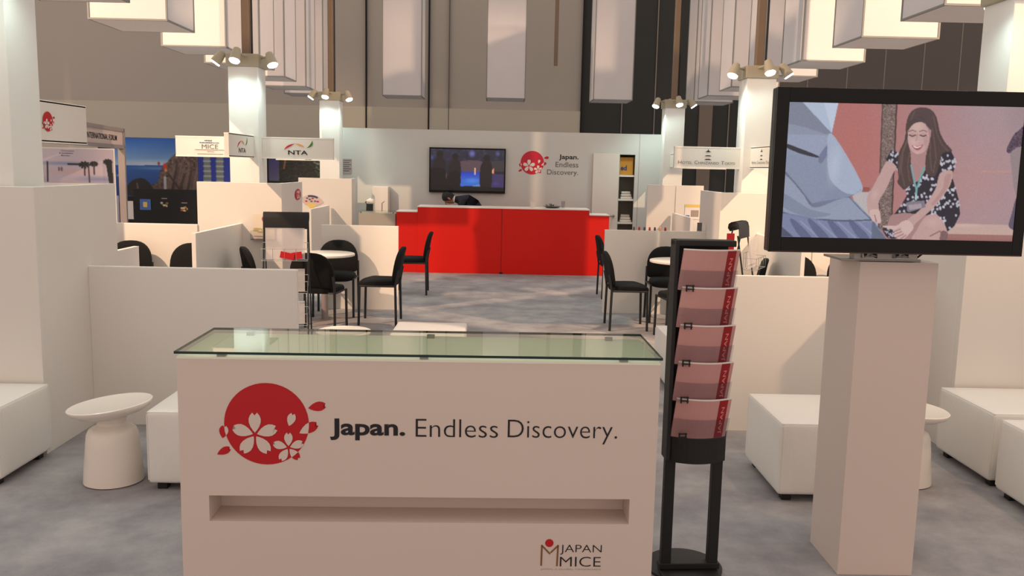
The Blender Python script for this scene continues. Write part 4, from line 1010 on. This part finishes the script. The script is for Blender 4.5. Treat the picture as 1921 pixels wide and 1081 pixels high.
s2_.poly([(470, 352), (705, 352), (708, 512), (468, 512)], (60, 112, 216), 1, False, (40, 60, 190), (580, 450, 580, 352)); s2_.ell(600, 450, 100, 40, (84, 150, 236), .8, .9); s2_.poly([(620, 500), (700, 490), (704, 512), (600, 512)], (120, 160, 190), .7)
s2_.line([(627, 315), (627, 380)], 14, (250, 200, 150), .9); s2_.poly([(765, 365), (828, 310), (828, 370)], (246, 150, 90), 1, False); s2_.ell(805, 345, 20, 20, (255, 214, 170), .8, .8)
s2_.poly([(795, 370), (935, 375), (935, 520), (795, 520)], (70, 58, 104), .9, False); s2_.ell(850, 480, 50, 30, (84, 66, 160), .7, .9)
for x, y, w_, h_, y2 in ((255, 165, 42, 50, 560), (418, 190, 40, 44, 560), (750, 200, 42, 42, 540)):
    s2_.ell(x, y, w_, h_, (26, 20, 22), 1, .3); s2_.poly([(x-50, y+60), (x, y+30), (x+50, y+60), (x+58, y+180), (x+40, y2), (x-60, y2), (x-70, y+150)], (34, 26, 30), 1)
s2_.poly([(160, 330), (320, 350), (330, 560), (155, 560)], (16, 14, 16), 1); s2_.poly([(360, 370), (465, 370), (460, 560), (350, 560)], (20, 16, 20), 1); s2_.ell(325, 400, 10, 50, (150, 100, 100), .7, .7)
s2_.poly([(150, 522), (940, 522), (940, 566), (150, 566)], (14, 14, 18), .9, False); s2_.ell(540, 190, 20, 60, (30, 34, 60), .8, .6); s2_.blur(1)
s2_.mesh('screen_picture', (-1.24, 15.433, 2.004), (1.286, 0, 0), (0, 0, -.712), 'screen_far', wt, org=P)

# ================================================================== PERSON LEANING OVER BEHIND THE RED COUNTER
pe = thing('person', (-.55, 15.06, 0), 'person in a dark navy suit bending forward behind the red counter, head down', 'person')
def skin_body(name, joints, edges, m_, parent, levels=2, root_i=0):
    me = bpy.data.meshes.new(name); me.from_pydata([j[0] for j in joints], edges, []); me.materials.append(M[m_])
    o = bpy.data.objects.new(name, me); C.objects.link(o); o.parent = parent
    k = o.modifiers.new('skin', 'SKIN'); k.use_smooth_shade = True
    sv = me.skin_vertices[0].data
    for i, j in enumerate(joints): sv[i].radius = j[1] if isinstance(j[1], tuple) else (j[1], j[1]); sv[i].use_root = (i == root_i)
    q = o.modifiers.new('subdivision', 'SUBSURF'); q.levels = levels; q.render_levels = levels; return o
# local frame: x to the photo's right, y away; hips to the right, head to the left
J = [((.20, 0, .93), (.15, .11)), ((.10, 0, 1.05), (.14, .11)), ((-.04, -.02, 1.13), (.17, .12)), ((-.14, -.03, 1.16), (.15, .11)), ((-.22, -.04, 1.15), .055), ((-.27, -.05, 1.15), .05),
     ((-.10, -.20, 1.12), .062), ((-.16, -.27, .93), .05), ((-.28, -.33, .82), .036), ((-.08, .16, 1.12), .062), ((-.18, .20, .92), .05), ((-.30, .10, .82), .036),
     ((.22, -.09, .86), .10), ((.18, -.10, .48), .07), ((.24, -.10, .09), .05), ((.12, -.12, .04), .04), ((.22, .10, .86), .10), ((.18, .11, .48), .07), ((.26, .12, .09), .05), ((.14, .12, .04), .04)]
E_ = [(0, 1), (1, 2), (2, 3), (3, 4), (4, 5), (3, 6), (6, 7), (7, 8), (3, 9), (9, 10), (10, 11), (0, 12), (12, 13), (13, 14), (14, 15), (0, 16), (16, 17), (17, 18), (18, 19)]
skin_body('suit_body', J, E_, 'suit', pe)
hd = MB(); 
def headpt(u, v):   # face points down-left
    r = Vector((.090*math.cos(v)*math.cos(u), .080*math.cos(v)*math.sin(u), .118*math.sin(v)))
    return r
RH = Matrix.Rotation(R(-55), 3, 'Y')
HC = Vector((-.335, -.06, 1.165))
vs = []; fs = []; nu, nv = 24, 16
for j in range(nv+1):
    v = -math.pi/2+math.pi*j/nv
    for i in range(nu):
        p = headpt(2*math.pi*i/nu, v)
        if p.z < 0: p.x *= 1+.25*p.z/.105; p.y *= 1+.35*p.z/.105
        vs.append(HC+RH @ Vector((-p.x, p.y, p.z)))
for j in range(nv):
    for i in range(nu): fs.append((j*nu+i, j*nu+(i+1) % nu, (j+1)*nu+(i+1) % nu, (j+1)*nu+i))
MB().add(vs, fs).build('head', 'skin', pe, smooth=True)
fc = MB()
def H_(x, y, z): return HC+RH @ Vector((x, y, z))
fc.tube([H_(-.084, 0, .02), H_(-.112, 0, -.020), H_(-.090, 0, -.034)], [.008, .014, .008], 8); fc.build('nose', 'skin', pe, smooth=True)
er = MB()
for s_ in (-1, 1): er.lathe([(.004, 0), (.02, .004), (.02, .010), (.004, .014)], 0, 0, 14, tilt=lambda q, s_=s_: H_(.005+q.x*.8, s_*(.076+q.z), -.005+q.y*1.5))
er.build('ears', 'skin', pe, smooth=True)
ey = MB()
for s_ in (-1, 1): ey.tube([H_(-.085, s_*.032-.013, .014), H_(-.085, s_*.032+.013, .014)], .004, 6); ey.tube([H_(-.084, s_*.032-.015, .034), H_(-.086, s_*.032+.015, .034)], .003, 6)
ey.build('eyes_and_brows', 'hair', pe)
mo = MB(); mo.tube([H_(-.076, -.022, -.062), H_(-.084, 0, -.064), H_(-.076, .022, -.062)], .004, 6); mo.build('mouth', mat('lips', (140, 84, 76), .5, noise=.03), pe)
vs = []; fs = []
for j in range(9):
    v = math.pi/2-math.pi*.62*j/8
    for i in range(nu):
        u = 2*math.pi*i/nu; p = headpt(u, max(v, -.35+0*u)); front = max(0, math.cos(u))
        vv = v if v > .45 else .45+(v-.45)*(1-front)
        p = headpt(u, vv)*1.10; p += p.normalized()*.006*math.sin(9*u+5*vv)
        vs.append(HC+RH @ Vector((-p.x, p.y, p.z)))
for j in range(8):
    for i in range(nu): fs.append((j*nu+i, j*nu+(i+1) % nu, (j+1)*nu+(i+1) % nu, (j+1)*nu+i))
MB().add(vs, fs).build('hair', 'hair', pe, smooth=True)
MB().tube([(-.235, -.055, 1.15), (-.262, -.055, 1.152)], [.062, .058], 16).build('shirt_collar', 'paper', pe, smooth=True)
for s_, hx in ((-1, (-.28, -.33, .82)), (1, (-.30, .10, .82))):
    b0 = Vector(hx); hj = [(tuple(b0), .028), (tuple(b0+Vector((-.05, 0, -.02))), (.036, .018)), (tuple(b0+Vector((-.09, 0, -.035))), (.034, .014))]
    he = [(0, 1), (1, 2)]
    for k in range(4):
        y = -.027+.018*k; L_ = [.062, .074, .07, .055][k]; n0 = len(hj)
        hj += [(tuple(b0+Vector((-.09-.4*L_, y, -.045))), .0085), (tuple(b0+Vector((-.09-L_, y*1.1, -.07))), .0075)]; he += [(2, n0), (n0, n0+1)]
    n0 = len(hj); hj += [(tuple(b0+Vector((-.06, s_*-.04, -.03))), .010), (tuple(b0+Vector((-.09, s_*-.058, -.045))), .008)]; he += [(1, n0), (n0, n0+1)]
    skin_body('hand', hj, he, 'skin', pe, 1)

# ================================================================== NEIGHBOURING STANDS BEHIND, LEFT
mu = Paint(190, 150, ((217, 258), (440, 258), (440, 416), (217, 416)))
mu.fill((30, 88, 176), (150, 184, 220), (300, 258, 300, 312)); mu.ell(290, 306, 90, 12, (206, 216, 226), .8, 1); mu.ell(250, 318, 60, 8, (190, 206, 220), .6, 1)
mu.poly([(200, 308), (450, 304), (450, 450), (200, 450)], (44, 92, 168), 1, False, (30, 62, 120), (300, 306, 300, 380)); mu.ell(300, 312, 60, 4, (120, 160, 200), .6, .9); mu.ell(232, 326, 9, 3, (200, 210, 220), .7, .7)
mk_ = mu.poly([(320, 298), (334, 284), (360, 274), (420, 262), (460, 262), (460, 440), (290, 440), (286, 352), (300, 336), (306, 314)], (98, 82, 78), 1); mu.noise(.05, mk_, 3)
for k in range(16): x = rr.uniform(312, 380); mu.line([(x, 300+rr.uniform(0, 30)), (x-12, 350+rr.uniform(0, 30))], 2.5, rr.choice([(70, 56, 54), (120, 102, 96), (60, 50, 50)]), .7)
mu.poly([(242, 352), (252, 336), (270, 330), (284, 338), (290, 356), (250, 362)], (40, 36, 36), 1); mu.line([(262, 340), (264, 352)], 2, (120, 100, 90), .8)
mu.ell(314, 308, 5, 7, (196, 60, 50), 1, .4); mu.ell(303, 303, 2.5, 3, (150, 70, 64)); mu.ell(315, 315, 3, 4, (200, 150, 90), 1, .4); mu.line([(313, 328), (313, 354)], 4, (176, 182, 190)); mu.line([(320, 322), (340, 350)], 2, (60, 50, 50))
mu.poly([(222, 362), (228, 362), (232, 420), (218, 420)], (190, 190, 206), 1, False); mu.poly([(229, 362), (250, 364), (450, 360), (450, 420), (228, 420)], (16, 15, 17), 1, False)
mu.poly([(373, 256), (450, 256), (450, 420), (373, 420)], (34, 48, 140), 1, False, (40, 60, 160), (380, 260, 400, 340))
for x in (390, 413): mu.poly([(x-2, 262), (x+2, 262), (x+6, 290), (x+7, 345), (x-7, 345), (x-6, 290)], (112, 124, 128), 1, False)
for y in range(270, 345, 9):
    for x in (390, 413): mu.line([(x-6, y), (x+6, y)], 2, (190, 196, 186), .7)
mu.blur(1)
mw = thing('mural_wall', (-5.95, 16.0, 0), 'large mural of blue sky, sea, brown cliff and twin pale towers on the neighbouring stand', 'mural')
MB(mw.location).box(-7.25, -4.80, 16.0, 16.08, 0, 2.10).build('mural_panel', 'blackmatte', mw)
mu.mesh('mural_print', (-7.02, 15.995, 2.095), (2.21, 0, 0), (0, 0, -1.57), 'print', mw, org=mw.location)
db = thing('display_board', (-6.1, 15.6, 0), 'black display board with three small pictures in front of the mural', 'display board')
MB(db.location).box(-6.48, -5.32, 15.6, 15.66, .0, 1.20).build('board', 'blackmatte', db, bevel=.004)
MB(db.location).box(-6.37, -6.18, 15.59, 15.60, .83, 1.02).build('blue_picture', 'blue', db); MB(db.location).box(-6.31, -6.24, 15.585, 15.59, .88, .97).build('picture_print', 'yellow', db)
for x, z, cs in ((-5.94, .93, ((200, 120, 60), (230, 210, 190), (60, 110, 60))), (-5.59, .86, ((230, 190, 90), (240, 225, 190), (200, 110, 60)))):
    pp = Paint(24, 20, ((0, 0), (24, 0), (24, 20), (0, 20))); pp.fill((18, 18, 20))
    for _ in range(9): pp.ell(rr.uniform(5, 19), rr.uniform(5, 15), rr.uniform(2, 5), rr.uniform(2, 4), rr.choice(cs), .9, .5)
    pp.mesh('small_picture', (x-.09, 15.597, z+.07), (.18, 0, 0), (0, 0, -.14), 'print', db, org=db.location)
    MB(db.location).box(x-.05, x+.05, 15.596, 15.599, z+.10, z+.115).build('picture_caption', 'ink_light', db)
MB(db.location).box(-6.66, -6.50, 15.62, 15.64, .66, .98).build('white_card', 'paper', db)
# fair stand frame with fascia (runs away to the left)
fa = thing('stand_frame', (-4.85, 9.3, 0), 'grey framed exhibition stand fascia reading INTERNATIONAL FORUM at far left', 'stand')
A = Vector((-4.87, 9.3, 0)); B_ = Vector((-5.56, 13.0, 0)); D_ = B_-A; Ln = D_.length; u_ = D_.normalized(); nrm = Vector((-u_.y, u_.x, 0))*-1
def fr(s_, d, z): return A+u_*s_+nrm*d+Vector((0, 0, z))
def fbox(s0, s1, d0, d1, z0, z1, nm, m_):
    b = MB(fa.location); vs = [fr(s_, d, z) for z in (z0, z1) for d in (d0, d1) for s_ in (s0, s1)]
    b.add(vs, [(0, 2, 3, 1), (4, 5, 7, 6), (0, 1, 5, 4), (2, 6, 7, 3), (0, 4, 6, 2), (1, 3, 7, 5)]); b.build(nm, m_, fa)
fbox(-.5, Ln, 0, .04, 1.90, 2.10, 'fascia_board', 'brochure' if False else mat('pinkish_fascia', (206, 188, 184), .6, noise=.02)); fbox(-.5, Ln, -.02, .06, 2.10, 2.15, 'top_rail', 'greyframe'); fbox(-.5, Ln, -.02, .06, 1.86, 1.91, 'bottom_rail', 'greyframe'); fbox(Ln-.05, Ln+.03, -.03, .06, 0, 2.15, 'frame_post', 'greyframe')
fbox(-.5, -.42, -.03, .06, 0, 2.15, 'frame_post', 'greyframe')
t = MB(fa.location); tt = MB(); text(tt, 'INTERNATIONAL FORUM', 0, 1, 0, 1, 0, weight=.01)
def facefn(q): return fr(Ln-1.95+q.x*1.55, .045, 1.965+.075*q.z)
t.add([facefn(q) for q in tt.v], tt.f); t.build('fascia_lettering', 'ink', fa)
pa = Paint(150, 66, ((75, 282), (217, 282), (217, 342), (75, 342)))
pa.fill((198, 190, 200), (186, 176, 190), (100, 282, 150, 342)); pa.ell(130, 308, 80, 5, (120, 136, 180), .8, 1); pa.ell(140, 322, 70, 6, (206, 168, 168), .7, 1); pa.ell(190, 335, 50, 8, (112, 124, 168), .8, 1); pa.ell(80, 338, 20, 10, (120, 130, 160), .7, 1)
for (x, y, r) in ((165, 308, 9), (182, 306, 6), (207, 302, 7), (82, 310, 6)):
    for k in range(9): a = k*.7; pa.line([(x, y), (x+r*math.cos(a), y+r*.6*math.sin(a)+2)], 2.2, (30, 34, 34))
    pa.line([(x, y), (x, y+20)], 1.6, (60, 52, 56))
pa.line([(99, 306), (98, 340)], 1.6, (40, 40, 44)); pa.line([(172, 308), (173, 340)], 1.6, (70, 64, 70)); pa.line([(136, 309), (168, 309)], 2, (40, 40, 44)); pa.poly([(203, 300), (214, 300), (216, 342), (208, 342)], (26, 30, 32), 1, False)
pa.ell(119, 318, 2, 4, (120, 110, 120)); pa.ell(124, 318, 2, 4, (120, 110, 120)); pa.blur(1)
# beach print fixed to a panel that stands square to the viewer behind the fascia
bp = thing('beach_poster', (-6.2, 13.2, 0), 'pale beach poster with dark palm trees under the grey stand fascia', 'poster')
MB(bp.location).box(-7.1, -5.74, 13.2, 13.215, 0, 1.86).build('poster_panel', 'paper', bp)
pa.mesh('poster_print', (-6.93, 13.195, 1.845), (1.17, 0, 0), (0, 0, -.50), 'print', bp, org=bp.location)
t = MB(bp.location); text(t, 'Convention', -6.52, -6.33, 1.805, 1.825, 13.19); text(t, '& Exhibition', -6.55, -6.345, 1.77, 1.79, 13.19); text(t, 'Bureau', -6.52, -6.40, 1.735, 1.755, 13.19); t.build('poster_lettering', 'ink', bp)
# dark garden poster behind the NTA sign
gp = Paint(90, 60, ((505, 303), (608, 303), (608, 345), (505, 345)))
gp.fill((30, 34, 32)); gp.noise(.04, None, 2)
for _ in range(60): gp.ell(rr.uniform(525, 608), rr.uniform(303, 345), rr.uniform(2, 6), rr.uniform(1, 4), rr.choice([(24, 28, 26), (44, 50, 44), (20, 22, 22), (56, 60, 52)]), .6, .8)
for _ in range(26): gp.ell(rr.uniform(590, 608), rr.uniform(306, 334), rr.uniform(2, 4), rr.uniform(1, 3), rr.choice([(60, 100, 50), (110, 140, 110), (150, 150, 160), (40, 70, 40)]), .8, .8)
gp.poly([(500, 300), (524, 300), (524, 350), (500, 350)], (62, 60, 120), 1, False, (84, 84, 116), (510, 303, 510, 345)); gp.line([(536, 306), (533, 322)], 2, (170, 110, 80), .8); gp.blur(1)
gw = thing('garden_poster_wall', (-3.9, 17.0, 0), 'dark garden photograph panel seen under the NTA sign', 'poster')
MB(gw.location).box(-4.5, -2.9, 17.0, 17.06, 0, 1.83).build('poster_panel', 'blackmatte', gw)
gp.mesh('poster_print', (-4.46, 16.995, 1.80), (1.06, 0, 0), (0, 0, -.44), 'print', gw, org=gw.location)
